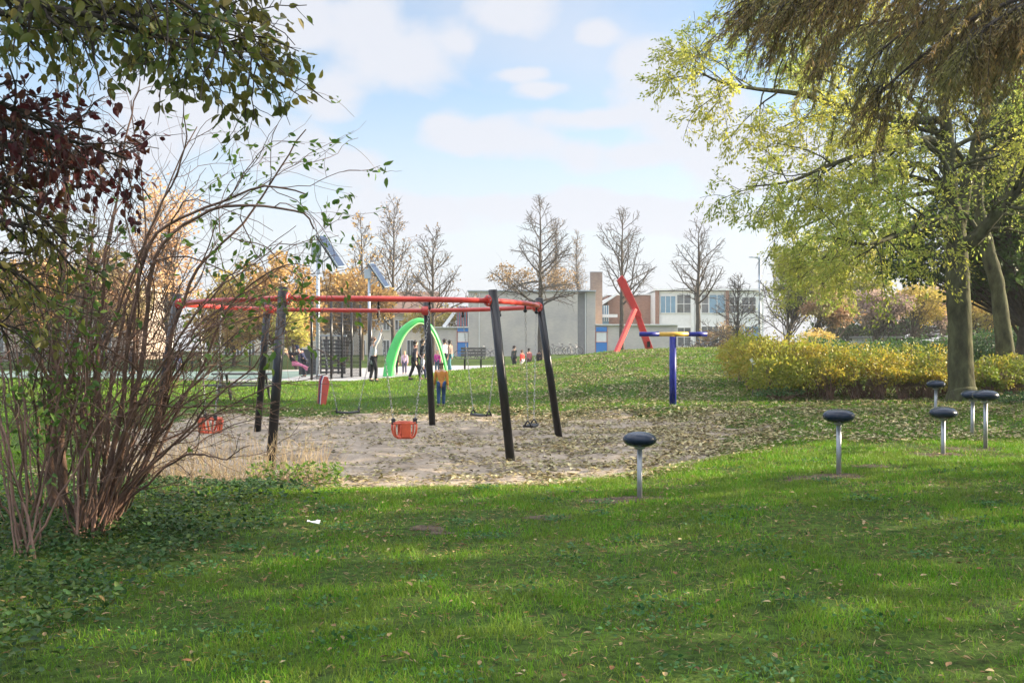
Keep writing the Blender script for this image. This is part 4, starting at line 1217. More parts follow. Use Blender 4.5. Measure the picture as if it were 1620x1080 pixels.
ASH_SPEC = [dict(n=lambda L: 2 + L * 2.6, t0=.22, ang=.9, len=lambda t_, L: 1.9 * (1.15 - .6 * t_), ratio=.45, wob=.12, trop=(0, 0, -.035), seg=8, rmin=.012),
            dict(n=lambda L: 2 + L * 3.6, t0=.15, ang=.8, len=lambda t_, L: .75 * (1.2 - .6 * t_), ratio=.5, wob=.16, trop=(0, 0, -.06), seg=5, rmin=.007),
            dict(n=lambda L: 1 + L * 3.5, t0=.2, ang=.8, len=lambda t_, L: .36, ratio=.6, wob=.16, trop=(0, 0, -.10), seg=3, rmin=.004)]
YA = 25.0
zash = Hs((1522 - 810) / F * YA, YA)
ash = thing('ash_tree', 'big forked tree with yellow green leaves and a thick mossy trunk at the hedge', 'tree', ((1522 - 810) / F * YA, YA, zash), 'big forked trees on the right')
limbs = [
    [(1523, 636, 0, .42), (1522, 622, 0, .34), (1521, 600, 0, .30), (1519, 500, 0, .272), (1514, 430, 0, .262), (1512, 385, 0, .255), (1510, 340, 0, .19), (1503, 290, 0, .10)],
    [(1511, 365, 0, .2), (1505, 310, 0, .17), (1500, 230, -.2, .15), (1492, 150, -.3, .12), (1488, 60, -.3, .09), (1495, -60, 0, .06)],
    [(1513, 365, 0, .19), (1528, 295, .2, .15), (1545, 225, .4, .13), (1560, 150, .6, .10), (1575, 60, .8, .08), (1590, -60, 1, .05)],
    [(1514, 395, -.1, .17), (1545, 372, -.3, .15), (1580, 335, -.6, .13), (1625, 285, -.9, .11), (1680, 235, -1.2, .08)],
    [(1502, 265, 0, .11), (1474, 222, -.6, .095), (1440, 228, -1.2, .08), (1378, 240, -2, .06), (1310, 262, -2.6, .045), (1250, 287, -3, .03), (1180, 296, -3.3, .012)],
    [(1497, 190, 0, .10), (1420, 190, -.6, .085), (1340, 172, -1.4, .075), (1270, 150, -2, .06), (1190, 140, -2.6, .04), (1130, 126, -3, .025), (1090, 100, -3.2, .01)],
    [(1506, 320, 0, .10), (1462, 262, .8, .08), (1410, 275, 1.6, .06), (1350, 310, 2.4, .045), (1290, 350, 3, .03), (1220, 372, 3.4, .012)],
    [(1490, 130, 0, .09), (1430, 62, .6, .075), (1350, 22, 1.2, .055), (1270, -6, 1.8, .035), (1210, -10, 2.2, .015)],
    [(1489, 70, 0, .08), (1400, -30, -1, .06), (1300, -60, -1.8, .04), (1180, -60, -2.4, .015)],
    [(1510, 345, 0, .09), (1470, 350, -1.2, .07), (1420, 372, -2.2, .05), (1370, 386, -3, .035), (1310, 372, -3.6, .015)],
    [(1500, 240, 0, .08), (1450, 165, 1.4, .06), (1380, 120, 2.6, .045), (1300, 95, 3.6, .03), (1200, 60, 4.4, .012)],
    [(1548, 215, .4, .08), (1590, 150, .2, .06), (1640, 110, 0, .04)],
    [(1530, 290, .2, .08), (1580, 230, 1.2, .06), (1640, 200, 2, .04)],
    [(1505, 300, 0, .07), (1440, 310, 1.5, .055), (1370, 330, 3, .04), (1310, 400, 4.0, .02), (1280, 430, 4.2, .01)],
]
nl = limb_tree(ash, limbs, YA, 'bark_ash', ASH_SPEC, LM['ash'], 23, .092, .40, 71)
print('ash leaves', nl)
Y2 = 30.0
ash2 = thing('ash_tree', 'second slimmer mossy trunk leaning left behind the big forked tree', 'tree', ((1590 - 810) / F * Y2, Y2, Hs((1590 - 810) / F * Y2, Y2)), 'big forked trees on the right')
limbs2 = [[(1592, 600, 0, .27), (1590, 560, 0, .24), (1584, 500, 0, .22), (1575, 440, 0, .20), (1563, 395, 0, .19), (1555, 360, 0, .17), (1548, 300, 0, .14), (1556, 200, 0, .10)],
          [(1555, 365, 0, .12), (1590, 330, .3, .10), (1640, 290, .5, .08)],
          [(1550, 310, 0, .10), (1500, 230, 1, .07), (1430, 180, 2, .04), (1350, 170, 2.6, .015)]]
limb_tree(ash2, limbs2, Y2, 'bark_ash', ASH_SPEC[:], LM['ash'], 12, .10, .40, 72)

# ------------------------------------------------------------------ feathery conifer hanging in from the upper right
def build_redwood():
    Y = 10.0
    rng = np.random.default_rng(81)
    x0 = 7.6
    t = thing('redwood_tree', 'rusty feathery conifer branches hanging in from the upper right corner', 'tree', (x0, Y + .6, Hs(x0, Y + .6)))
    W = Wood()
    W.tube([(x0, Y + .6, -.1), (x0, Y + .6, 4), (x0 - .1, Y + .6, 9), (x0, Y + .6, 14)], [.42, .33, .24, .05], 12)
    br = [[(1640, -60, 0), (1540, -45, -.2), (1440, -40, -.3), (1330, -30, -.3), (1235, -20, -.3), (1180, 0, -.3)],
          [(1660, -30, .8), (1560, 0, .6), (1470, 30, .5), (1400, 75, .4), (1370, 130, .3)],
          [(1700, -30, .2), (1620, -5, 0), (1540, 30, -.2), (1470, 80, -.3), (1410, 130, -.3), (1375, 160, -.3)],
          [(1720, -20, -.8), (1640, 0, -1), (1580, 30, -1.1), (1530, 70, -1.2)],
          [(1720, 10, 1.5), (1600, 10, 1.6), (1500, 20, 1.6), (1420, 30, 1.7), (1330, 50, 1.8), (1290, 90, 1.8)],
          [(1720, 10, .6), (1660, 30, .4), (1600, 60, .3), (1560, 80, .3)],
          [(1600, -90, -.6), (1480, -70, -.7), (1380, -50, -.8), (1290, -20, -.8), (1220, 20, -.8)],
          [(1700, -20, 2.2), (1560, -30, 2.4), (1400, -20, 2.5), (1260, -10, 2.5)]]
    pos = []; ax = []
    for lb in br:
        p = [np.array([x0, Y + .6, CAMZ + (540 - lb[0][1]) / F * Y + .3])] + [P(a, b, Y + d) for a, b, d in lb]
        q = spline(p, 40); rr = np.linspace(.034, .006, 40)
        W.tube(q, rr, 6)
        for i in range(8, 40):
            for _ in range(0 if vnoise(i * .42, len(W.v) * .013 + 3.3) < .25 else 4):
                s = q[i] + rng.normal(size=3) * .03
                T = unit(q[min(39, i + 1)] - q[i - 1])
                d = T * .7 + rng.normal(size=3) * np.array([.35, .7, .25]) + [-.1, 0, -.55]
                L = .45 + .55 * rng.random()
                if i > 34: L *= .6
                w = wander(s, d, L, 7, .08, (-.02, 0, -.11), rng)
                W.tube(w, np.linspace(.006, .002, 8), 3)
                n = int(L * 105)
                for _ in range(n):
                    u = (.08 + .92 * rng.random()) * 7; k = min(6, int(u)); f = u - k
                    a = w[k + 1] - w[k]; a /= np.linalg.norm(a)
                    sd = np.cross(a, rng.normal(size=3)); sd /= np.linalg.norm(sd)
                    pos.append(w[k] * (1 - f) + w[k + 1] * f); ax.append(a * .75 + sd * .65 + [0, 0, -.3])
    W.build('trunk', M['bark_dark'], t)
    n = len(pos); print('needles', n)
    ln = .07 * (.6 + .8 * rng.random(n))
    leaves('crown', np.array(pos), np.array(ax), ln, .0085, LM['needle'], t, rng=rng)
build_redwood()

# ------------------------------------------------------------------ leafy branches at the upper left
def leafy(name, label, cat, base, limbs, Y, lm, sp, per, lsz, seed, group=None, asp=.62, droop=-.5, dy=0):
    limbs = [[(a, b + dy, d) for a, b, d in l] for l in limbs]
    rng = np.random.default_rng(seed)
    t = thing(name, label, cat, base, group)
    W = Wood(); tips = []
    b = np.array(base, float)
    zt = max(P(l[0][0], l[0][1], Y)[2] for l in limbs)
    stem = spline([b - [0, 0, .1], b + [.05, .05, zt * .4], [b[0] + .15, b[1], zt * .75], [b[0] + .1, b[1], zt + .5]], 14)
    W.tube(stem, np.linspace(.09, .03, 14), 8)
    for lb in limbs:
        first = P(lb[0][0], lb[0][1], Y + lb[0][2])
        j = int(np.argmin(np.abs(stem[:, 2] - (first[2] - .25))))
        q = spline([stem[j]] + [P(a, c, Y + d) for a, c, d in lb], 26)
        rr = np.linspace(.022, .004, 26)
        W.tube(q, rr, 6)
        branch_out(W, q, rr, sp, rng, tips)
    W.build('trunk', M['bark_dark'], t)
    pos, ax = leaf_pts(tips, per, rng, .1, .012)
    ax = unit(ax) * .6 + rng.normal(size=ax.shape) * .45 + [0, 0, droop]
    ln = lsz * (.65 + .6 * rng.random(len(pos)))
    leaves('crown', pos, ax, ln, ln * asp, lm, t, shape='ovate', rng=rng)
    print(name, len(pos))
SPL = [dict(n=lambda L: 4 + L * 9, t0=.25, ang=.8, len=lambda t_, L: .26, ratio=.5, wob=.14, trop=(0, 0, -.06), seg=5, rmin=.003),
       dict(n=lambda L: 2 + L * 9, t0=.15, ang=.8, len=lambda t_, L: .12, ratio=.6, wob=.15, trop=(0, 0, -.04), seg=3, rmin=.0018)]
leafy('broadleaf_tree', 'dull green leafy branches hanging in from the upper left corner', 'tree', (-3.3, 3.7, 0),
      [[(-90, -40, 0), (40, 0, 0), (190, 40, 0), (300, 75, .05), (385, 100, .1), (410, 130, .1)],
       [(-90, -90, .3), (90, -50, .3), (240, 0, .3), (340, 30, .3), (400, 60, .3)],
       [(-80, 0, -.2), (40, 30, -.2), (150, 50, -.2), (260, 85, -.2), (310, 115, -.2)],
       [(-60, -120, .1), (120, -80, .1), (290, -50, .1), (390, -20, .1)],
       [(-90, 30, .4), (0, 45, .4), (90, 55, .4), (170, 70, .4), (230, 85, .4)],
       [(-80, -60, -.3), (80, -20, -.3), (200, 0, -.3), (290, 30, -.3), (360, 90, -.3)],
       [(-80, -20, .5), (0, 0, .5), (100, 20, .5), (200, 60, .5)]],
      3.7, LM['broad'], SPL, 4.0, .041, 91, dy=-24)
leafy('red_shrub', 'dark red leafed branch at the left edge below the green branches', 'shrub', (-3.6, 4.3, 0),
      [[(-90, 190, 0), (0, 190, 0), (70, 205, 0), (140, 225, 0), (200, 245, 0)],
       [(-90, 230, .3), (0, 220, .3), (80, 235, .3), (160, 260, .3)],
       [(-80, 160, -.2), (0, 160, -.2), (60, 180, -.2), (110, 215, -.2)],
       [(-80, 250, .2), (0, 245, .2), (60, 250, .2), (110, 265, .2)]],
      4.3, LM['red'], SPL, 3.2, .042, 92, droop=-.6, dy=6)
leafy('green_shrub', 'green leafy shrub at the left edge beneath the dark red branch', 'shrub', (-3.4, 4.6, 0),
      [[(-80, 300, 0), (0, 310, 0), (60, 340, 0), (110, 390, 0)],
       [(-80, 350, .2), (0, 350, .2), (70, 375, .2), (120, 430, .2)],
       [(-80, 420, 0), (-10, 420, 0), (40, 440, 0), (80, 480, 0)],
       [(-80, 500, .3), (-10, 510, .3), (30, 520, .3)],
       [(-80, 270, .3), (0, 290, .3), (50, 320, .3)]],
      4.6, LM['broad'], SPL, 1.5, .046, 93, droop=-.5)

# ------------------------------------------------------------------ the bare multi-stem bush
def build_bush():
    rng = np.random.default_rng(101)
    Yb = 9.2
    b0 = ground(135, 845)
    t = thing('bare_bush', 'large bare many stemmed bush arching over the sand at the left', 'bush', b0)
    W = Wood(); tips = []
    spec = [dict(n=lambda L: 2 + L * 1.7, t0=.18, ang=.78, len=lambda t_, L: (.30 - .10 * t_) * L + .12, ratio=.5, wob=.20, trop=(.012, 0, .015), seg=10, rmin=.0035),
            dict(n=lambda L: 1 + L * 3.2, t0=.2, ang=.95, len=lambda t_, L: .35 * L + .12, ratio=.55, wob=.16, trop=(0, 0, .0), seg=5, rmin=.0022)]
    def stem(pp, r0, r1=None, sub=True):
        r0 = r0 * .80
        q = spline([P(a, b, Yb + d) for a, b, d in pp], 30)
        q[1:] += np.cumsum(np.cumsum(rng.normal(size=(29, 3)) * .0035, 0) * .5 + rng.normal(size=(29, 3)) * .009, 0)
        rr = np.linspace(r0, r1 or r0 * .22, 30)
        W.tube(q, rr, 8)
        if sub: branch_out(W, q, rr, spec, rng, tips)
    # the stems one can follow in the photo
    main = [
        ([(130, 850, 0), (95, 740, 0), (100, 600, 0), (115, 480, 0), (130, 380, 0), (150, 240, 0), (140, 60, 0)], .030),
        ([(135, 850, .1), (150, 740, .1), (150, 620, .1), (150, 500, .1), (160, 380, .1), (185, 250, .1), (200, 150, .1)], .032),
        ([(140, 850, 0), (175, 720, 0), (190, 610, 0), (200, 480, 0), (230, 370, -.1), (300, 320, -.2), (390, 278, -.3), (450, 290, -.3)], .034),
        ([(145, 850, 0), (190, 730, 0), (230, 620, -.1), (250, 490, -.2), (275, 400, -.3), (350, 345, -.4), (430, 330, -.5), (520, 345, -.6), (545, 372, -.6)], .034),
        ([(150, 848, .2), (215, 760, .2), (260, 650, .1), (275, 540, 0), (310, 430, 0), (360, 380, 0), (420, 300, 0), (478, 215, 0)], .032),
        ([(125, 850, 0), (110, 700, -.2), (70, 560, -.3), (40, 420, -.4), (20, 280, -.5)], .024),
        ([(140, 850, .1), (165, 730, .2), (180, 560, .3), (215, 420, .4), (250, 300, .5), (300, 160, .5)], .028),
        ([(142, 850, .1), (190, 740, .2), (215, 600, .2), (225, 450, .2), (240, 330, .2), (225, 160, .2)], .026),
        ([(145, 850, -.1), (200, 770, -.2), (270, 690, -.4), (330, 640, -.6), (400, 600, -.7), (430, 560, -.7)], .020),
        ([(150, 850, 0), (240, 760, -.2), (320, 700, -.4), (380, 690, -.5), (440, 640, -.6)], .017),
        ([(150, 850, .2), (230, 740, .3), (300, 600, .3), (370, 480, .2), (440, 420, .1), (500, 420, 0)], .022),
        ([(140, 850, 0), (200, 700, -.3), (270, 560, -.5), (350, 470, -.7), (450, 400, -.8)], .020),
        ([(133, 850, 0), (140, 700, -.3), (170, 520, -.4), (220, 380, -.5), (290, 260, -.5), (290, 190, -.5)], .022),
        ([(36, 878, -.7), (30, 780, -.7), (40, 660, -.7), (20, 520, -.7), (30, 380, -.7)], .020),
        ([(44, 878, -.7), (60, 780, -.8), (90, 650, -.8), (120, 500, -.9), (180, 380, -.9)], .018),
        ([(40, 875, -.6), (10, 760, -.6), (-20, 640, -.6)], .016),
        ([(85, 800, .6), (80, 650, .6), (85, 480, .6), (90, 330, .6), (70, 180, .6)], .060),
        ([(98, 800, .5), (98, 660, .5), (118, 560, .5), (140, 440, .5), (160, 330, .5)], .048),
    ]
    for pp, r in main: stem(pp, r)
    for i in range(62):
        a = rng.random()
        bx, by = ((125, 845), (150, 838), (40, 872), (85, 805), (182, 805), (135, 850))[rng.integers(6)]
        bx, by = bx + rng.normal() * 11, by + rng.normal() * 6
        ex = bx + (a - .36) * 440 + rng.normal() * 20
        ey = 640 - (1 - abs(a - .35) * 1.1) * 330 * (.5 + .6 * rng.random())
        if i >= 42:
            bx = 128 + 45 * rng.random(); by = 835 + 14 * rng.random(); ex = 260 + 260 * rng.random(); ey = 360 + 300 * rng.random()
        d = rng.normal() * .5
        mx_, my_ = bx + (ex - bx) * .28 + rng.normal() * 10, by + (ey - by) * .45
        b_d = F * 1.65 / (by - 540) - Yb
        stem([(bx, by + 8, b_d), (mx_, my_, (b_d + d) * .5), (bx + (ex - bx) * .62, by + (ey - by) * .80, d * .8), (ex, ey, d)], .008 + .010 * rng.random(), .003, rng.random() < .85)
    for i in range(30):   # short shoots at the foot
        bx, by = ((125, 848), (150, 842), (40, 874))[i % 3]
        bx += rng.normal() * 16
        stem([(bx, by, rng.normal() * .3), (bx + rng.normal() * 15, by - 60, 0), (bx + rng.normal() * 45, by - 90 - 120 * rng.random(), rng.normal() * .3)], .007, .003, False)
    W.build('stems', M['bark_twig'], t)
    # remaining leaves, mostly towards the right side and the low left
    pos, ax = leaf_pts(tips, 1.3, rng, .3, .02)
    px = 810 + pos[:, 0] / pos[:, 1] * F; py = 540 - (pos[:, 2] - CAMZ) / pos[:, 1] * F
    pr = np.clip((px - 250) / 250, .06, 1) * np.clip((640 - py) / 250, .15, 1)
    pr = np.maximum(pr, .55 * (px < 160) * (py > 420))
    k = rng.random(len(pos)) < pr
    pos, ax = pos[k], ax[k]
    n = len(pos); print('bush leaves', n)
    pos = np.repeat(pos, 3, 0) + rng.normal(size=(n * 3, 3)) * .03; ax = np.repeat(ax, 3, 0)
    ax = unit(ax) + rng.normal(size=ax.shape) * .7 + [0, 0, -.3]
    ln = .075 * (.5 + .7 * rng.random(n * 3))
    leaves('leaves', pos, ax, ln, ln * .5, LM['fresh'], t, shape='ovate', rng=rng)
build_bush()

# ------------------------------------------------------------------ hedge bed on the right with plank edging
def shrub_mass(name, label, cat, ell, n, lsz, lm, seed, asp=.55, droop=-.25, group=None, shoots=0):
    """ell: list of (x, y, z, rx, ry, rz) world ellipsoids; leaves fill a rough shell around them"""
    rng = np.random.default_rng(seed)
    c0 = np.array(ell[0][:3])
    t = thing(name, label, cat, (c0[0], c0[1], Hs(c0[0], c0[1])), group)
    vol = np.array([max(e[3] * e[5] + e[4] * e[5], .22) for e in ell]); vol /= vol.sum()
    pos = []; nor = []
    for e, v in zip(ell, vol):
        k = int(n * v)
        d = rdir(k, rng); d[:, 2] = np.abs(d[:, 2]) * 1.0 - .75 * rng.random(k) ** 1.5
        d = unit(d)
        bump = .72 + .36 * vnoise(d[:, 0] * 3.1 + e[0] * 5 + 40, d[:, 2] * 3.1 + d[:, 1] * 2.3 + e[1] * 3 + 40) + .15 * rng.random(k) - .6 * rng.random(k) ** 3 + (rng.random(k) < .10) * rng.random(k) * .40
        pos.append(np.array(e[:3]) + d * np.array(e[3:]) * bump[:, None]); nor.append(d)
    pos = np.concatenate(pos); nor = np.concatenate(nor)
    q_ = fbm(pos[:, 0] * 3.3 + pos[:, 1] * 1.7 + 11, pos[:, 2] * 3.6 + 7, 3)
    k_ = rng.random(len(pos)) < .22 + .78 * sm(.40, .54, q_)
    pos = pos + nor * ((q_ - .5) * .55)[:, None]; pos, nor = pos[k_], nor[k_]
    gz = H(pos[:, 0], pos[:, 1]); pos[:, 2] = np.maximum(pos[:, 2], gz + .02)
    W = Wood()
    for e in ell:
        for _ in range(26):
            a = rng.random() * 6.28; rr = rng.random() ** .5
            b = np.array([e[0] + math.cos(a) * rr * e[3] * .4, e[1] + math.sin(a) * rr * e[4] * .4, 0]); b[2] = Hs(b[0], b[1]) - .05
            d = rdir(1, rng)[0]; d[2] = abs(d[2]) * .9 + .2
            tp = np.array(e[:3]) + d * np.array(e[3:]) * (.9 + .2 * rng.random())
            W.tube(spline([b, (b + tp) / 2 + [0, 0, .15 * e[5]], tp], 7), np.linspace(.014, .004, 7), 4)
    W.build('stems', M['bark_twig'], t)
    ax = nor * .6 + rng.normal(size=nor.shape) * .5 + [0, 0, droop]
    ln = lsz * (.6 + .8 * rng.random(len(pos)))
    leaves('foliage', pos, ax, ln, ln * asp, lm, t, rng=rng, up=nor, upmix=.35)
    return t
def EL(px, py, Y, rx, ry_m, rz):
    p = P(px, py, Y); k = Y / F
    return (p[0], Y, p[2], rx * k, ry_m, rz * k)
shrub_mass('drooping_shrub', 'broad drooping olive yellow shrub at the left end of the hedge bed', 'shrub', [EL(1205, 575, 29, 55, 1.6, 42), EL(1240, 580, 28, 60, 1.5, 46), EL(1270, 592, 27, 44, 1.2, 40), EL(1182, 558, 31, 34, 1.3, 26), EL(1225, 604, 26.8, 40, .8, 28)], 36000, .07, LM['shrub'], 111)
shrub_mass('yellow_hedge', 'golden yellow leafed hedge hanging over the plank edge left of the big trunk', 'hedge', [EL(1305, 590, 26.8, 50, .9, 40), EL(1345, 585, 27.2, 60, 1.2, 34), EL(1400, 580, 27.6, 64, 1.4, 30), EL(1455, 585, 27.4, 56, 1.2, 30), EL(1490, 590, 26.8, 40, .9, 30), EL(1370, 602, 26.3, 50, .5, 20), EL(1450, 602, 26.3, 50, .5, 18), EL(1312, 602, 25.78, 18, .12, 18), EL(1352, 600, 25.78, 20, .12, 14), EL(1392, 603, 25.78, 16, .12, 17), EL(1430, 600, 25.78, 20, .12, 13), EL(1470, 602, 25.78, 18, .12, 17)], 33000, .068, LM['hedge'], 112, droop=-.7)
shrub_mass('yellow_hedge', 'orange and yellow hedge right of the big trunk at the frame edge', 'hedge', [EL(1570, 600, 26.8, 34, .8, 30), EL(1615, 596, 27, 40, .8, 30), EL(1665, 596, 27, 40, .8, 30), EL(1560, 604, 25.85, 18, .12, 16), EL(1600, 602, 25.85, 22, .12, 14)], 15000, .075, LM['hedge'], 113, droop=-.5)
shrub_mass('green_shrub', 'low green shrub bank behind the golden hedge', 'shrub', [EL(1300, 560, 34, 60, 1.6, 22), EL(1400, 560, 34, 60, 1.6, 20), EL(1480, 558, 34, 60, 1.6, 20), EL(1560, 555, 34, 60, 1.6, 34), EL(1640, 550, 34, 60, 1.6, 40)], 24000, .09, LM['cover'], 114)
shrub_mass('amber_shrub', 'small bright amber shrub below the rust red tree', 'shrub', [EL(1292, 536, 50, 24, .8, 14)], 3000, .09, LM['amber'], 115)
shrub_mass('hedge_plant', 'low dark green plants at the foot of the hedge bed', 'plant', [EL(1235, 622, 26.0, 40, .5, 8), EL(1580, 634, 24.6, 40, .4, 9), EL(1625, 640, 23.6, 34, .4, 12)], 5000, .06, LM['cover'], 116)
def plank(px0, px1, py0, py1, Y, label):
    a = P(px0, py1, Y); b = P(px1, py0, Y)
    t = thing('plank_edging', label, 'plank edging', ((a[0] + b[0]) / 2, Y, Hs((a[0] + b[0]) / 2, Y)), 'plank edging of the hedge bed')
    MB().box((a[0], Y, a[2]), (b[0], Y + .08, b[2])).build('plank', M['plank'], t, .01)
M['plank'] = mat('brown weathered plank', (.13, .085, .05), .85, .35, 5, .3, 30, stretch=(.3, 2, 2), col2=(.19, .135, .085))
plank(1290, 1500, 599, 611, 25.85, 'long brown plank under the golden hedge left of the big trunk')
plank(1548, 1680, 600, 613, 25.9, 'brown plank under the orange hedge right of the big trunk')

# ------------------------------------------------------------------ people
SK = {'skin': mat('skin', lin(206, 160, 132), .6, .08, 10), 'hair_dark': mat('dark hair', (.025, .018, .014), .6, .3, 30), 'hair_brown': mat('brown hair', (.10, .055, .03), .6, .3, 30),
      'hair_blond': mat('blond hair', (.42, .30, .16), .6, .25, 30), 'shoe': mat('dark shoes', (.02, .02, .022), .6, .2)}
_cloth = {}
def cloth(c):
    if c not in _cloth: _cloth[c] = mat('cloth %d %d %d' % c, lin(*c), .85, .16, 9, .3, 25, spec=.2)
    return _cloth[c]
def skin_obj(name, verts, edges, rads, m, parent, root=0, sub=2):
    V = np.array(verts, float)
    me = bpy.data.meshes.new(name); me.from_pydata(V.tolist(), edges, [])
    o = link(name, me, m, parent)
    md = o.modifiers.new('skin', 'SKIN'); md.use_smooth_shade = True; md.branch_smoothing = .4
    lay = me.skin_vertices[0].data
    for i, r in enumerate(rads):
        lay[i].radius = (r, r) if np.isscalar(r) else r
        lay[i].use_root = (i == root)
    s = o.modifiers.new('sub', 'SUBSURF'); s.levels = 1; s.render_levels = sub
    return o
def person(px, pyf, h, yaw, label, jacket, legs, hair='hair_dark', stride=.0, larm=(-.1, .05), rarm=(-.1, .05), coat=.46, lean=0.0, hood=None, pose='stand', scarf=None, Y=None):
    """yaw 0 faces away from the camera; arms as (swing forward, out) angles"""
    if Y is None: g = ground(px, pyf)
    else: g = P(px, pyf, Y); g[2] = Hs(g[0], Y)
    t = thing('person', label, 'person', g, 'people on and around the path')
    cy, sy = math.cos(yaw), math.sin(yaw)
    R = lambda v: [v[0] * cy - v[1] * sy, v[0] * sy + v[1] * cy, v[2]]
    J = {}
    J['pel'] = (0, 0, .525); J['spi'] = (0, .01 + lean * .08, .62); J['che'] = (0, .01 + lean * .18, .73); J['nek'] = (0, .01 + lean * .27, .825)
    J['hd0'] = (0, .02 + lean * .31, .865); J['hd1'] = (0, .03 + lean * .34, .915); J['hd2'] = (0, .02 + lean * .36, .965)
    J['hd3'] = (0, .012 + lean * .37, .99)
    J['nos'] = (0, .085 + lean * .34, .91)
    for s_, sg in (('l', -1), ('r', 1)):
        st = stride * sg
        J['hip' + s_] = (.052 * sg, 0, .505)
        if pose == 'sit':
            J['kne' + s_] = (.06 * sg, .22, .50); J['ank' + s_] = (.06 * sg, .24, .26); J['toe' + s_] = (.06 * sg, .33, .24)
        elif pose == 'recline':
            J['kne' + s_] = (.06 * sg, .23, .44); J['ank' + s_] = (.07 * sg, .44, .30 + .05 * sg); J['toe' + s_] = (.07 * sg, .50, .36 + .05 * sg)
        else:
            J['kne' + s_] = (.056 * sg, .03 + st * .55, .285); J['ank' + s_] = (.056 * sg, st, .048 + max(0, -st) * .18); J['toe' + s_] = (.062 * sg, st + .105, .022 + max(0, -st) * .05)
        sh = np.array(J['che']) + [.112 * sg, 0, .062]
        J['sho' + s_] = tuple(sh)
        a, o = (larm if sg < 0 else rarm)
        dv = np.array([math.sin(o) * sg, math.sin(a), -math.cos(a) * math.cos(o)]); dv /= np.linalg.norm(dv)
        el = sh + dv * .178; J['elb' + s_] = tuple(el)
        a2 = a + .25
        dv2 = np.array([math.sin(o) * sg * .8, math.sin(a2), -math.cos(a2) * math.cos(o)]); dv2 /= np.linalg.norm(dv2)
        wr = el + dv2 * .15; J['wri' + s_] = tuple(wr); J['pal' + s_] = tuple(wr + dv2 * .045)
        for f in range(5):
            oo = np.array([(f - 2) * .011, 0, 0])
            if f == 0: tip = wr + dv2 * .055 + np.array([-.03 * sg, .02, 0])
            else: tip = wr + dv2 * (.095 - .006 * abs(f - 2)) + oo * 1.2
            J['f%d%s' % (f, s_)] = tuple(tip)
    names = ['pel', 'spi', 'che', 'nek', 'hd0', 'hd1', 'hd2', 'hd3', 'nos'] + [a + s_ for s_ in 'lr' for a in ('hip', 'kne', 'ank', 'toe', 'sho', 'elb', 'wri', 'pal', 'f0', 'f1', 'f2', 'f3', 'f4')]
    rad = dict(pel=.075, spi=.072, che=.082, nek=.032, hd0=.042, hd1=.054, hd2=.045, hd3=.02, nos=.010, hip=.055, kne=.036, ank=.024, toe=.018, sho=.04, elb=.027, wri=.018, pal=.02)
    idx = {n: i for i, n in enumerate(names)}
    E_ = [('pel', 'spi'), ('spi', 'che'), ('che', 'nek'), ('nek', 'hd0'), ('hd0', 'hd1'), ('hd1', 'hd2'), ('hd2', 'hd3'), ('hd1', 'nos')]
    for s_ in 'lr':
        E_ += [('pel', 'hip' + s_), ('hip' + s_, 'kne' + s_), ('kne' + s_, 'ank' + s_), ('ank' + s_, 'toe' + s_), ('che', 'sho' + s_), ('sho' + s_, 'elb' + s_), ('elb' + s_, 'wri' + s_), ('wri' + s_, 'pal' + s_)]
        E_ += [('pal' + s_, 'f%d%s' % (f, s_)) for f in range(5)]
    def sub(ns, edges, r, nm, m_, root):
        ii = {n: i for i, n in enumerate(ns)}
        return skin_obj(nm, [np.array(R(J[n])) * h for n in ns], [(ii[a], ii[b]) for a, b in edges if a in ii and b in ii], [rr * h for rr in r], m_, t, ii[root])
    key = lambda n: n if n in rad else (n[:3] if n[:3] in rad else 'f')
    rad['f'] = .0062
    sub(names, E_, [rad[key(n)] for n in names], 'body', SK['skin'], 'pel')
    # clothes
    J['hem'] = (0, 0, coat); 
    jn = ['hem', 'pel', 'spi', 'che', 'nek'] + [a + s_ for s_ in 'lr' for a in ('sho', 'elb', 'wri')]
    je = [('hem', 'pel'), ('pel', 'spi'), ('spi', 'che'), ('che', 'nek')] + [e for s_ in 'lr' for e in (('che', 'sho' + s_), ('sho' + s_, 'elb' + s_), ('elb' + s_, 'wri' + s_))]
    jr = dict(hem=.094, pel=.09, spi=.084, che=.088, nek=.045, sho=.045, elb=.036, wri=.030)
    sub(jn, je, [jr[n if n in jr else n[:3]] for n in jn], 'jacket', cloth(jacket), 'spi')
    tn = ['pel'] + [a + s_ for s_ in 'lr' for a in ('hip', 'kne', 'ank')]
    te = [e for s_ in 'lr' for e in (('pel', 'hip' + s_), ('hip' + s_, 'kne' + s_), ('kne' + s_, 'ank' + s_))]
    tr = dict(pel=.082, hip=.066, kne=.045, ank=.034)
    sub(tn, te, [tr[n if n in tr else n[:3]] for n in tn], 'trousers', cloth(legs), 'pel')
    for s_ in 'lr':
        a = np.array(J['ank' + s_]); b = np.array(J['toe' + s_]); bk = a + (a - b) * .25; bk[2] = a[2] * .6
        skin_obj('shoe', [np.array(R(v)) * h for v in (bk, (a + b) / 2 - [0, 0, .012], b)], [(0, 1), (1, 2)], [.028 * h, .03 * h, .024 * h], SK['shoe'], t, 1, 1)
    hm = SK[hair] if hood is None else cloth(hood)
    hd = np.array(J['hd1'])
    hv = [hd + [0, -.03, -.045], hd + [0, -.022, -.01], hd + [0, -.016, .03], hd + [0, -.004, .06], hd + [0, .0, .085]]
    skin_obj('hair' if hood is None else 'hood', [np.array(R(v)) * h for v in hv], [(0, 1), (1, 2), (2, 3), (3, 4)], [.034 * h, .05 * h, .056 * h, .046 * h, .02 * h], hm, t, 1, 1)
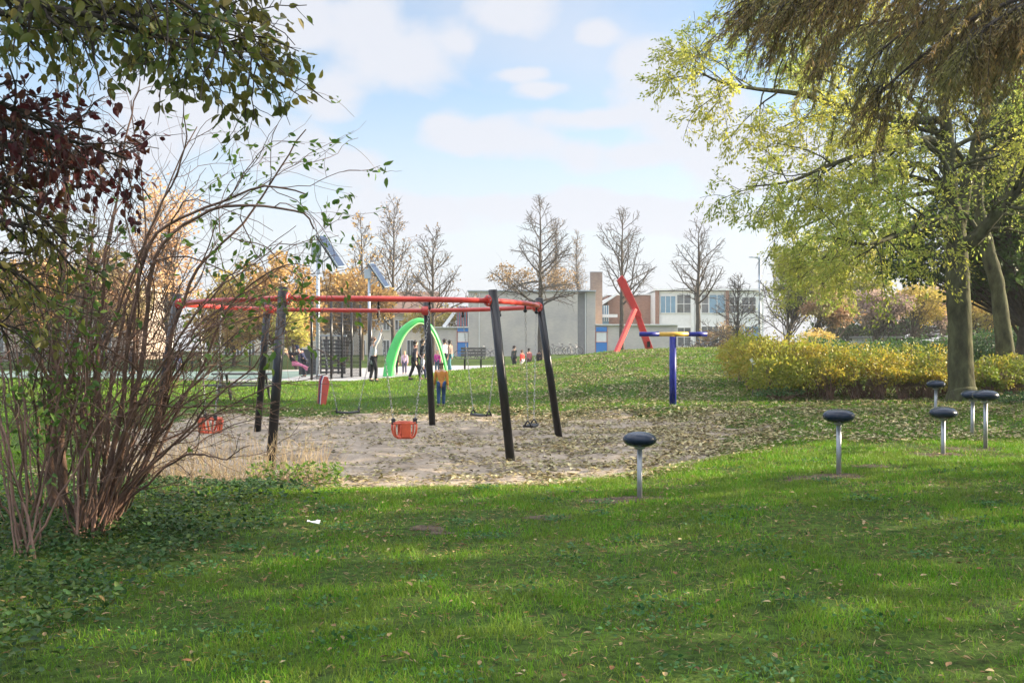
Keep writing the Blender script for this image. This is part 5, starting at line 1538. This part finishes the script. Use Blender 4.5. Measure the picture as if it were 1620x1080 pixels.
    if scarf:
        nk = np.array(J['nek'])
        skin_obj('scarf', [np.array(R(v)) * h for v in (nk + [0, 0, -.015], nk + [0, .01, .03])], [(0, 1)], [.07 * h, .055 * h], cloth(scarf), t, 0, 1)
    return t
PI = math.pi
person(590, 603.5, 1.72, -1.2, 'adult in a long grey coat reaching one arm up beside the green arch', (176, 178, 182), (34, 34, 38), 'hair_brown', .05, rarm=(2.6, .1), coat=.36)
person(656, 601.5, 1.50, -1.35, 'walking person in a dark grey coat with a red scarf under the green arch', (74, 72, 80), (38, 38, 44), 'hair_dark', .13, larm=(.5, .05), coat=.36, scarf=(160, 40, 50))
person(668.5, 600.5, 1.02, -1.35, 'small child in a white jacket walking beside the coat with the red scarf', (215, 218, 226), (46, 52, 80), 'hair_dark', .10)
person(698, 643.5, 1.14, .1, 'child in an orange brown jacket and jeans seen from behind on the grass', (190, 128, 62), (44, 72, 110), 'hair_brown', .04, coat=.41, larm=(.15, .12), rarm=(-.2, .10))
person(625.5, 594.5, 1.25, PI, 'child in a dark patterned coat just inside the left leg of the arch', (84, 66, 56), (30, 30, 34), 'hair_dark', .03, Y=50)
person(640, 592, 1.15, PI, 'child in a pale pink jacket under the middle of the arch', (220, 188, 206), (92, 88, 110), 'hair_blond', .02, Y=51)
person(692, 592, 1.1, PI - .4, 'child in a magenta jacket partly behind the back swing post', (186, 58, 140), (60, 80, 100), 'hair_brown', .03, Y=50)
person(712, 592, 1.55, 1.2, 'adult in a brown grey coat at the right foot of the arch', (128, 112, 104), (70, 118, 126), 'hair_dark', .06, coat=.36, Y=49.5)
person(704, 590, 1.72, 1.2, 'person in a white top behind the brown grey coat by the arch', (214, 216, 226), (60, 60, 66), 'hair_dark', .03, Y=52.5)
person(668, 598, 1.62, -1.4, 'person in black behind the red scarf walker', (40, 38, 48), (36, 36, 42), 'hair_dark', .08, Y=47.5)
person(466, 592, 1.35, -1.45, 'girl in a black top and pink trousers leaning back with her legs stretched out', (30, 24, 30), (214, 130, 160), 'hair_blond', 0, larm=(1.6, .1), rarm=(1.6, .1), lean=-.9, pose='recline', Y=46)
person(482, 596, 1.5, 1.3, 'person in a dark blue hooded coat bending beside the girl in pink trousers', (44, 48, 72), (40, 42, 50), 'hair_dark', .06, lean=.7, coat=.38, hood=(44, 48, 72), Y=48)
person(813, 582, 1.45, -1.0, 'person in a dark green jacket at the left end of the group near the hall', (62, 68, 62), (48, 48, 54), 'hair_dark', .02, coat=.4, Y=58)
person(826, 585, 1.2, 1.0, 'person in a bright red jacket in the group near the hall', (206, 60, 56), (210, 205, 205), 'hair_brown', .02, Y=57)
person(837, 583, 1.3, .6, 'person in a rose coloured jacket right of the bright red jacket', (170, 104, 104), (84, 66, 70), 'hair_dark', .02, Y=58)
person(853, 583, 1.2, -.6, 'person in black at the right end of the group near the hall', (36, 36, 40), (40, 40, 46), 'hair_dark', .02, Y=58.5)
person(208, 592, 1.65, -.8, 'person in a dark coat behind the bush stems by the low railing', (44, 44, 58), (40, 40, 48), 'hair_dark', .05, coat=.38, Y=52)
person(282, 590, 1.2, .8, 'child in a dark blue jacket seen through the bush stems', (48, 58, 92), (60, 60, 70), 'hair_brown', .05, Y=51)

# ------------------------------------------------------------------ bicycles
def bicycle():
    x, Y, z = 0, 0, 0
    t = thing('bicycle', '', 'bicycle', (0, 0, 0), 'bicycles parked at the hall')
    fr = M['bike']
    b = MB()
    A = lambda a, c: (a, 0, c)
    for p, q in ((A(-.5, .34), A(0, .30)), (A(0, .30), A(-.17, .82)), (A(-.16, .78), A(.38, .78)), (A(0, .30), A(.40, .70)), (A(-.5, .34), A(-.15, .74)), (A(.36, .86), A(.42, .62)), (A(.42, .62), A(.56, .34))):
        b.tube([p, q], .022, 8)
    b.build('frame', fr, t)
    for wx in (-.5, .56):
        w = MB()
        a = np.linspace(0, 2 * PI, 25)
        w.tube([(wx + .34 * math.cos(v), 0, .34 + .34 * math.sin(v)) for v in a], .022, 6, cap=False)
        tyre = w.build('wheel', M['black_rubber'], t)
        s = MB()
        for v in np.linspace(0, PI, 8, endpoint=False): s.tube([(wx + .32 * math.cos(v), 0, .34 + .32 * math.sin(v)), (wx - .32 * math.cos(v), 0, .34 - .32 * math.sin(v))], .004, 3, cap=False)
        s.build('spokes', M['steel'], tyre)
    MB().tube([(.30, -.28, 1.02), (.36, -.2, 1.03), (.36, 0, .98), (.36, .2, 1.03), (.30, .28, 1.02)], .015, 8).tube([(.36, 0, .98), (.36, 0, .85)], .016, 8).build('handlebar', M['steel'], t)
    MB().ball((-.19, 0, .88), (.13, .08, .035)).build('saddle', M['black_rubber'], t)
    return t
M['bike'] = mat('grey bicycle paint', (.20, .20, .22), .35, .2, 3, metal=.3)
def place_bikes():
    proto = bicycle()
    data = [(735, 'leftmost bicycle parked behind the park bench below the blue door panel', .1), (748, 'second bicycle behind the park bench, right of the blue door panel', .5), (759, 'third bicycle in the row behind the park bench', -.3), (771, 'rightmost bicycle of the row behind the park bench', .2),
            (878, 'leftmost bicycle in the row along the hall wall right of the group', .2), (893, 'second bicycle in the row along the hall wall', -.1), (906, 'rightmost bicycle in the row along the hall wall left of the pier', .3)]
    Y = 84.0
    for i, (px, lab, ry) in enumerate(data):
        o = proto if i == 0 else copy_tree(proto)
        yy = Y + (i % 3) * .5
        x = (px - 810) / F * yy
        o.location = (x, yy, Hs(x, yy) + (.15 if px > 800 else 0)); o.rotation_euler = (0, 0, ry); tag(o, lab)
    for px, lab in ((1098, 'bicycle leaning by the white school columns beside the T-shaped post'), (1116, 'bicycle parked before the brown shrub below the school windows')):
        o = copy_tree(proto); Yq = 66.0; x = (px - 810) / F * Yq
        o.location = (x, Yq, CAMZ - (562 - 540) / F * Yq + .05); o.rotation_euler = (0, 0, .2); tag(o, lab)
place_bikes()

# ------------------------------------------------------------------ grass blades
def grass(name, n, y0, y1, hgt, wid, m, label, seed, dens=None, wfun=None, pw=1.0):
    rng = np.random.default_rng(seed)
    u = rng.random(n)
    y = (y0 ** (1 + pw) + u * (y1 ** (1 + pw) - y0 ** (1 + pw))) ** (1 / (1 + pw))
    x = (rng.random(n) * 2 - 1) * (.5 * y + .6)
    sd = sand_sd(x, y)
    keep = sd > -.04 + rng.exponential(.05, n) * 0 - (rng.random(n) < .12) * .25
    if dens is not None: keep &= rng.random(n) < dens(x, y)
    x, y = x[keep], y[keep]; n = len(x)
    z = H(x, y)
    tall = .65 + .8 * fbm(x * 2.3, y * 2.3, 3)
    h = hgt * tall * (.55 + .8 * rng.random(n))
    w = wid * (.7 + .6 * rng.random(n))
    if wfun is not None: w = w * wfun(y)
    a = rng.random(n) * 6.283
    lean = np.abs(rng.normal(size=n)) * .55 + .12
    d = np.stack([np.cos(a) * np.sin(lean), np.sin(a) * np.sin(lean), np.cos(lean)], 1)
    d2 = np.stack([np.cos(a) * np.sin(lean * 2.1), np.sin(a) * np.sin(lean * 2.1), np.cos(lean * 2.1)], 1)
    b = rng.random(n) * 6.283
    s = np.stack([np.cos(b), np.sin(b), np.zeros(n)], 1) * w[:, None] / 2
    p = np.stack([x, y, z - .004], 1)
    mid = p + d * h[:, None] * .55; tip = mid + d2 * h[:, None] * .5
    V = np.stack([p - s, p + s, mid + s * .75, mid - s * .75, tip], 1).reshape(-1, 3)
    base = (np.arange(n) * 5)[:, None]
    o = link(name, np_mesh(name, V, [base + np.array([[0, 1, 2, 3]]), base + np.array([[3, 2, 4]])]), m)
    return tag(o, label, 'grass', kind='stuff')
GR = leafmat('grass blades', [lin(74, 120, 22), lin(96, 146, 30), lin(114, 158, 38), lin(82, 128, 26), lin(158, 152, 76)], .35, rough=.45, clump=lin(104, 126, 46), cscale=1.6, spec=.15)
POD = [((px - 810) / F * Y, Y) for px, Y in ((1012, 10.9), (1327, 11.8), (1492, 13.75), (1559, 14.4))]
def lawn_density(x, y):
    p = fbm(x * 1.1 + 3, y * 1.1, 4)
    d = .25 + .75 * sm(.36, .50, p)
    d = d * (.18 + .82 * sm(.34, .47, fbm(x * 3.4 + 8, y * 2.6, 3)))
    for a, b in POD:
        r = np.hypot((x - a + .15) / 1.3, (y - b + .1) / .8)
        d = d * (1 - .85 * (1 - sm(.15, .42, r)))
    # bare earth under the bush
    q = np.hypot((x + 3.6) / 2.2, (y - 9.0) / 2.0)
    d = d * (.12 + .88 * sm(.75, 1.25, q + (fbm(x * 2, y * 2, 2) - .5) * .5))
    return d
def bare(x, y):
    b = np.zeros(np.shape(x))
    for a, c in POD:
        b = np.maximum(b, 1 - np.hypot((x - a + .18) / .62, (y - c + .12) / .36))
    for px, py, rx, ry in ((670, 835, .42, .13), (870, 818, .35, .10), (1380, 760, .4, .12)):
        c = F * 1.65 / (py - 540); a = (px - 810) / F * c
        b = np.maximum(b, 1 - np.hypot((x - a) / rx, (y - c) / (ry * 2)))
    return np.where(b > .02, b + (fbm(x * 6, y * 6, 4) - .5) * 1.5, -1)
M['earth'] = mat('bare earth', (.055, .040, .026), .95, .35, 9, .8, 40, spec=.15, col2=(.125, .095, .065), detail=8)
sheet('bare_earth', lambda x, y: (bare(x, y) > .40) & (sand_sd(x, y) > .1), -5, 7.5, 7, 15.2, .022, M['earth'], 'worn bare earth round the pods and in the lawn', .003)
_ld = lawn_density
def lawn_density(x, y): return _ld(x, y) * (1 - .62 * sm(.15, .5, bare(x, y)))
def mid_density(x, y):
    p = fbm(x * .8 + 9, y * .8, 4)
    d = .3 + .7 * sm(.38, .55, p)
    return d * (poly_sd(x, y, PATH) > .1) * (.25 + .75 * sm(.2, 2.6, sand_sd(x, y)))
grass('grass', 470000, 4.6, 15.5, .052, .0042, GR, 'short green lawn grass in front of the sand', 121, lawn_density, lambda y: .6 + y * .075, .85)
grass('grass', 230000, 15.5, 46, .075, .0125, GR, 'grass on the mound and behind the sand', 122, mid_density, lambda y: .5 + y * .03, .5)

# ------------------------------------------------------------------ fallen leaves
def litter(name, n, box, dens, sz, m, label, seed, lift=.012):
    rng = np.random.default_rng(seed)
    x = box[0] + rng.random(n) * (box[1] - box[0]); y = box[2] + rng.random(n) * (box[3] - box[2])
    k = (rng.random(n) < dens(x, y)) & (np.abs(x) < .5 * y + .8)
    x, y = x[k], y[k]; n = len(x)
    ins = sand_sd(x, y) < 0
    z = H(x, y) + np.where(ins, sand_bumps(x, y) + .028, .018) + lift * rng.random(n)
    a = rng.random(n) * 6.28
    ax = np.stack([np.cos(a), np.sin(a), rng.normal(size=n) * .22], 1)
    ln = sz * (.5 + .9 * rng.random(n))
    o = leaves(name, np.stack([x, y, z], 1), ax, ln, ln * .6, m, None, 'ovate', rng, np.array([[0, 0, 1.0]]), .75)
    return tag(o, label, 'leaves', kind='stuff')
LB = leafmat('brown fallen leaves', [lin(132, 112, 76), lin(150, 130, 90), lin(104, 80, 54), lin(172, 156, 116), lin(120, 84, 56), lin(84, 66, 46)], .1, rough=.7, spec=.15)
LL = leafmat('fallen leaves', [lin(142, 130, 88), lin(170, 156, 112), lin(122, 106, 72), lin(192, 182, 142), lin(108, 110, 60), lin(94, 78, 56)], .15, rough=.6)
def sand_leaf(x, y):
    s = sand_sd(x, y)
    right = sm(-2.0, 3.2, x + (fbm(x, y, 3) - .5) * 3)
    front = (1 - sm(13.2, 14.2, y)) * .75
    return np.where(s < .8, np.clip(.14 + .95 * right + front + .45 * sm(22.5, 24.5, y), 0, 1), 0) * (.25 + .75 * (fbm(x * 1.7, y * 1.7, 3) > .47))
litter('fallen_leaves', 95000, (-10, 6, 12, 26), sand_leaf, .072, LL, 'brown fallen leaves scattered over the sand', 131)
def mound_leaf(x, y):
    d = sm(-3.5, 2.5, x + (fbm(x * .7, y * .7, 3) - .5) * 3) * (sand_sd(x, y) > .2)
    return d * (.25 + .75 * (fbm(x * 1.3 + 5, y * 1.3, 3) > .48)) * (1 - .55 * sm(34, 44, y))
litter('fallen_leaves', 95000, (-6, 16, 15, 44), mound_leaf, .08, LL, 'pale fallen leaves covering the mound and the grass by the hedge', 132, .03)
def lawn_leaf(x, y):
    return np.where(sand_sd(x, y) > 0, .10 + .4 * (fbm(x * 1.4 + 2, y * 1.4, 3) > .58) + .5 * (np.hypot((x + 3.6) / 2.6, (y - 8.6) / 2.4) < 1), 0)
litter('fallen_leaves', 9000, (-7, 8, 4.6, 14), lawn_leaf, .040, LB, 'dry leaves lying in the near lawn and under the bush', 133, .03)

def dead_straw():
    rng = np.random.default_rng(136)
    n = 30000
    y = 4.7 + rng.random(n) ** .7 * 10.5; x = (rng.random(n) * 2 - 1) * (.5 * y + .5)
    p = sm(.36, .50, fbm(x * 1.1 + 3, y * 1.1, 4)) * sm(.34, .47, fbm(x * 3.4 + 8, y * 2.6, 3))
    k = (rng.random(n) < 1.05 - .85 * p) & (sand_sd(x, y) > -.1)
    x, y = x[k], y[k]; n = len(x)
    a = rng.random(n) * 6.28
    ax = np.stack([np.cos(a), np.sin(a), rng.normal(size=n) * .35], 1)
    ln = .055 * (.4 + 1.1 * rng.random(n))
    o = leaves('dead_grass', np.stack([x, y, H(x, y) + .006 + .022 * rng.random(n)], 1), ax, ln, .0055, leafmat('dead straw', [lin(146, 124, 82), lin(112, 88, 60), lin(168, 150, 108), lin(88, 70, 48), lin(134, 92, 60)], .1, rough=.8), None, 'rhomb', rng)
    tag(o, 'dead straw and twigs lying in the thin patches of the lawn', 'dead grass', kind='stuff')
    # small round leaved weeds in darker clumps
    cx = []; cy = []
    for i in range(90):
        yy = 4.9 + rng.random() * 8; xx = (rng.random() * 2 - 1) * .5 * yy
        m = int(rng.integers(25, 70)); r = .06 + .12 * rng.random()
        cx.append(xx + rng.normal(size=m) * r); cy.append(yy + rng.normal(size=m) * r)
    x = np.concatenate(cx); y = np.concatenate(cy); k = sand_sd(x, y) > 0; x, y = x[k], y[k]; n = len(x)
    ax = rdir(n, rng); ax[:, 2] = np.abs(ax[:, 2]) * .3
    ln = .026 * (.6 + .8 * rng.random(n))
    o = leaves('lawn_weeds', np.stack([x, y, H(x, y) + .02 + .03 * rng.random(n)], 1), ax, ln, ln * .8, LM['weed'], None, 'ovate', rng, np.array([[0, 0, 1.0]]), .5)
    tag(o, 'dark green clover patches in the lawn', 'weeds', kind='stuff')
LM['weed'] = leafmat('clover leaves', [lin(52, 92, 48), lin(74, 114, 62), lin(42, 76, 40)], .3, rough=.6, spec=.2)
dead_straw()

# ------------------------------------------------------------------ ivy and dry stalks at the foot of the bush
def ground_cover():
    rng = np.random.default_rng(141)
    n = 26000
    y = 4.9 + rng.random(n) * 7.5; x = -.5 * y - .6 + rng.random(n) * 4.2
    px = 810 + x / y * F; py = 540 + CAMZ / y * F
    lim = np.interp(py, [745, 780, 850, 930, 1000, 1080], [520, 480, 330, 230, 90, 40])
    k = (px < lim + rng.normal(size=n) * 35) & (rng.random(n) < .35 + .9 * (fbm(x * 2.2, y * 2.2, 3) > .46))
    x, y = x[k], y[k]; n = len(x)
    z = H(x, y) + .03 + .10 * rng.random(n) * (.4 + fbm(x * 1.5, y * 1.5, 2))
    ax = rdir(n, rng); ax[:, 2] = np.abs(ax[:, 2]) * .35
    ln = .043 * (.5 + .9 * rng.random(n))
    o = leaves('ground_cover', np.stack([x, y, z], 1), ax, ln, ln * .75, leafmat('ivy leaves', [lin(44, 72, 34), lin(62, 92, 44), lin(34, 58, 30), lin(90, 108, 54)], .25, rough=.5, spec=.18), None, 'ovate', rng, np.array([[0, 0, 1.0]]), .55)
    tag(o, 'dark green ivy carpet under the bare bush', 'ground cover', kind='stuff')
    # dry pale grass stalks at the left front of the sand
    n = 560
    x = -4.9 + rng.random(n) * 2.6; y = 12.2 + rng.random(n) * 1.3
    z = H(x, y)
    W = Wood()
    for i in range(n):
        L = .25 + .5 * rng.random()
        W.tube(wander((x[i], y[i], z[i]), np.array([rng.normal() * .25, rng.normal() * .25, 1]), L, 4, .14, (0, 0, -.02), rng), np.linspace(.004, .0018, 5), 3)
    o = W.build('dry_grass', mat('straw', (.40, .30, .17), .8, .3, 3), None)
    tag(o, 'pale dry grass stalks at the edge of the sand beside the black post', 'dry grass', kind='stuff')
    k = 500
    pos = np.stack([-3.1 + rng.random(k) * 1.1, 12.0 + rng.random(k) * .8, np.zeros(k)], 1); pos[:, 2] = H(pos[:, 0], pos[:, 1]) + .05 + .28 * rng.random(k)
    t = thing('weed_plant', 'green weed clump at the foot of the front left black post', 'plant', (-2.7, 12.3, Hs(-2.7, 12.3)))
    W = Wood()
    for i in range(0, k, 12):
        b = np.array([-2.6 + rng.normal() * .2, 12.35 + rng.normal() * .15, 0]); b[2] = Hs(b[0], b[1])
        W.tube(spline([b, (b + pos[i]) / 2 + [0, 0, .08], pos[i]], 5), np.linspace(.004, .002, 5), 3)
    W.build('stems', M['bark_twig'], t)
    ax = rdir(k, rng); ax[:, 2] = np.abs(ax[:, 2]) * .5
    leaves('foliage', pos, ax, .08, .03, LM['fresh'], t, 'rhomb', rng)
ground_cover()

def build_scrap():
    g = ground(496, 833)
    t = thing('paper_scrap', 'crumpled white paper scrap lying on the lawn', 'litter', g)
    V = []; rng = np.random.default_rng(5)
    for j in range(4):
        for i in range(5): V.append((g[0] - .06 + i * .03, g[1] - .04 + j * .028, g[2] + .03 + rng.random() * .03))
    fs = [(j * 5 + i, j * 5 + i + 1, j * 5 + 6 + i, j * 5 + 5 + i) for j in range(3) for i in range(4)]
    o = MB().add(V, fs).build('sheet', M['white'], t); s = o.modifiers.new('thickness', 'SOLIDIFY'); s.thickness = .002
    g = P(1189, 572, 27.4)
    t = thing('white_sign', 'small white sign board half buried in the drooping shrub', 'sign', (g[0], g[1], Hs(g[0], g[1])))
    MB().bar((g[0] - .05, g[1] - .15, g[2] + .08), (g[0] + .04, g[1] - .15, g[2] - .07), .08, .015, up=(0, 1, 0)).build('board', M['white'], t)
    MB().box((g[0] - .012, g[1] - .138, Hs(g[0], g[1])), (g[0] + .012, g[1] - .11, g[2] + .03)).build('post', M['wood_grey'], t)
build_scrap()

# ------------------------------------------------------------------ tall trees outside the frame on the right: they shade the lawn
def shade_tree(x, y, zlo, zhi, ry, n, seed, label, lsz=.30):
    rng = np.random.default_rng(seed)
    t = thing('shade_tree', label, 'tree', (x, y, Hs(x, y)), 'tall trees beyond the right edge')
    W = Wood(); W.tube([(x, y, -.1), (x, y, zhi * .6), (x, y, zhi)], [.3, .2, .05], 8)
    for _ in range(40):
        z = zlo + (zhi - zlo) * rng.random() * .9
        W.tube([(x, y, z), (x + rng.normal() * 1, y + (rng.random() - .5) * 2 * ry, z + .6)], [.05, .01], 4)
    W.build('trunk', M['bark_dark'], t)
    pos = np.stack([x + rng.normal(size=n) * .9, y + (rng.random(n) * 2 - 1) * ry, zlo + (zhi - zlo) * rng.random(n)], 1)
    leaves('crown', pos, rdir(n, rng), lsz, lsz * .75, LM['dark'], t, rng=rng)
for i, (y, ry, zlo, zhi, n, lab) in enumerate(((2.5, 5.2, 0, 13, 9000, 'dense tree out of frame shading the near lawn'), (10.9, 3.9, 0, 13, 8000, 'dense tree out of frame shading the lawn before the sand'), (21.4, 3.9, 0, 9, 7000, 'dense tree out of frame shading the sand'))):
    shade_tree(17.5, y, zlo, zhi, ry, n, 151 + i, lab)

# ------------------------------------------------------------------ autumn air
def haze():
    me = MB().box((-110, -45, -3), (110, 150, 17))
    m = bpy.data.materials.new('haze air'); m.use_nodes = True
    nt = m.node_tree; nt.nodes.clear()
    o = nt.nodes.new('ShaderNodeOutputMaterial'); v = nt.nodes.new('ShaderNodeVolumePrincipled')
    v.inputs['Density'].default_value = .00055; v.inputs['Color'].default_value = (.96, .97, 1.0, 1); v.inputs['Anisotropy'].default_value = .3
    nt.links.new(v.outputs[0], o.inputs['Volume'])
    ob = me.build('haze', m)
    tag(ob, 'thin pale autumn air over the park', kind='stuff')
haze()
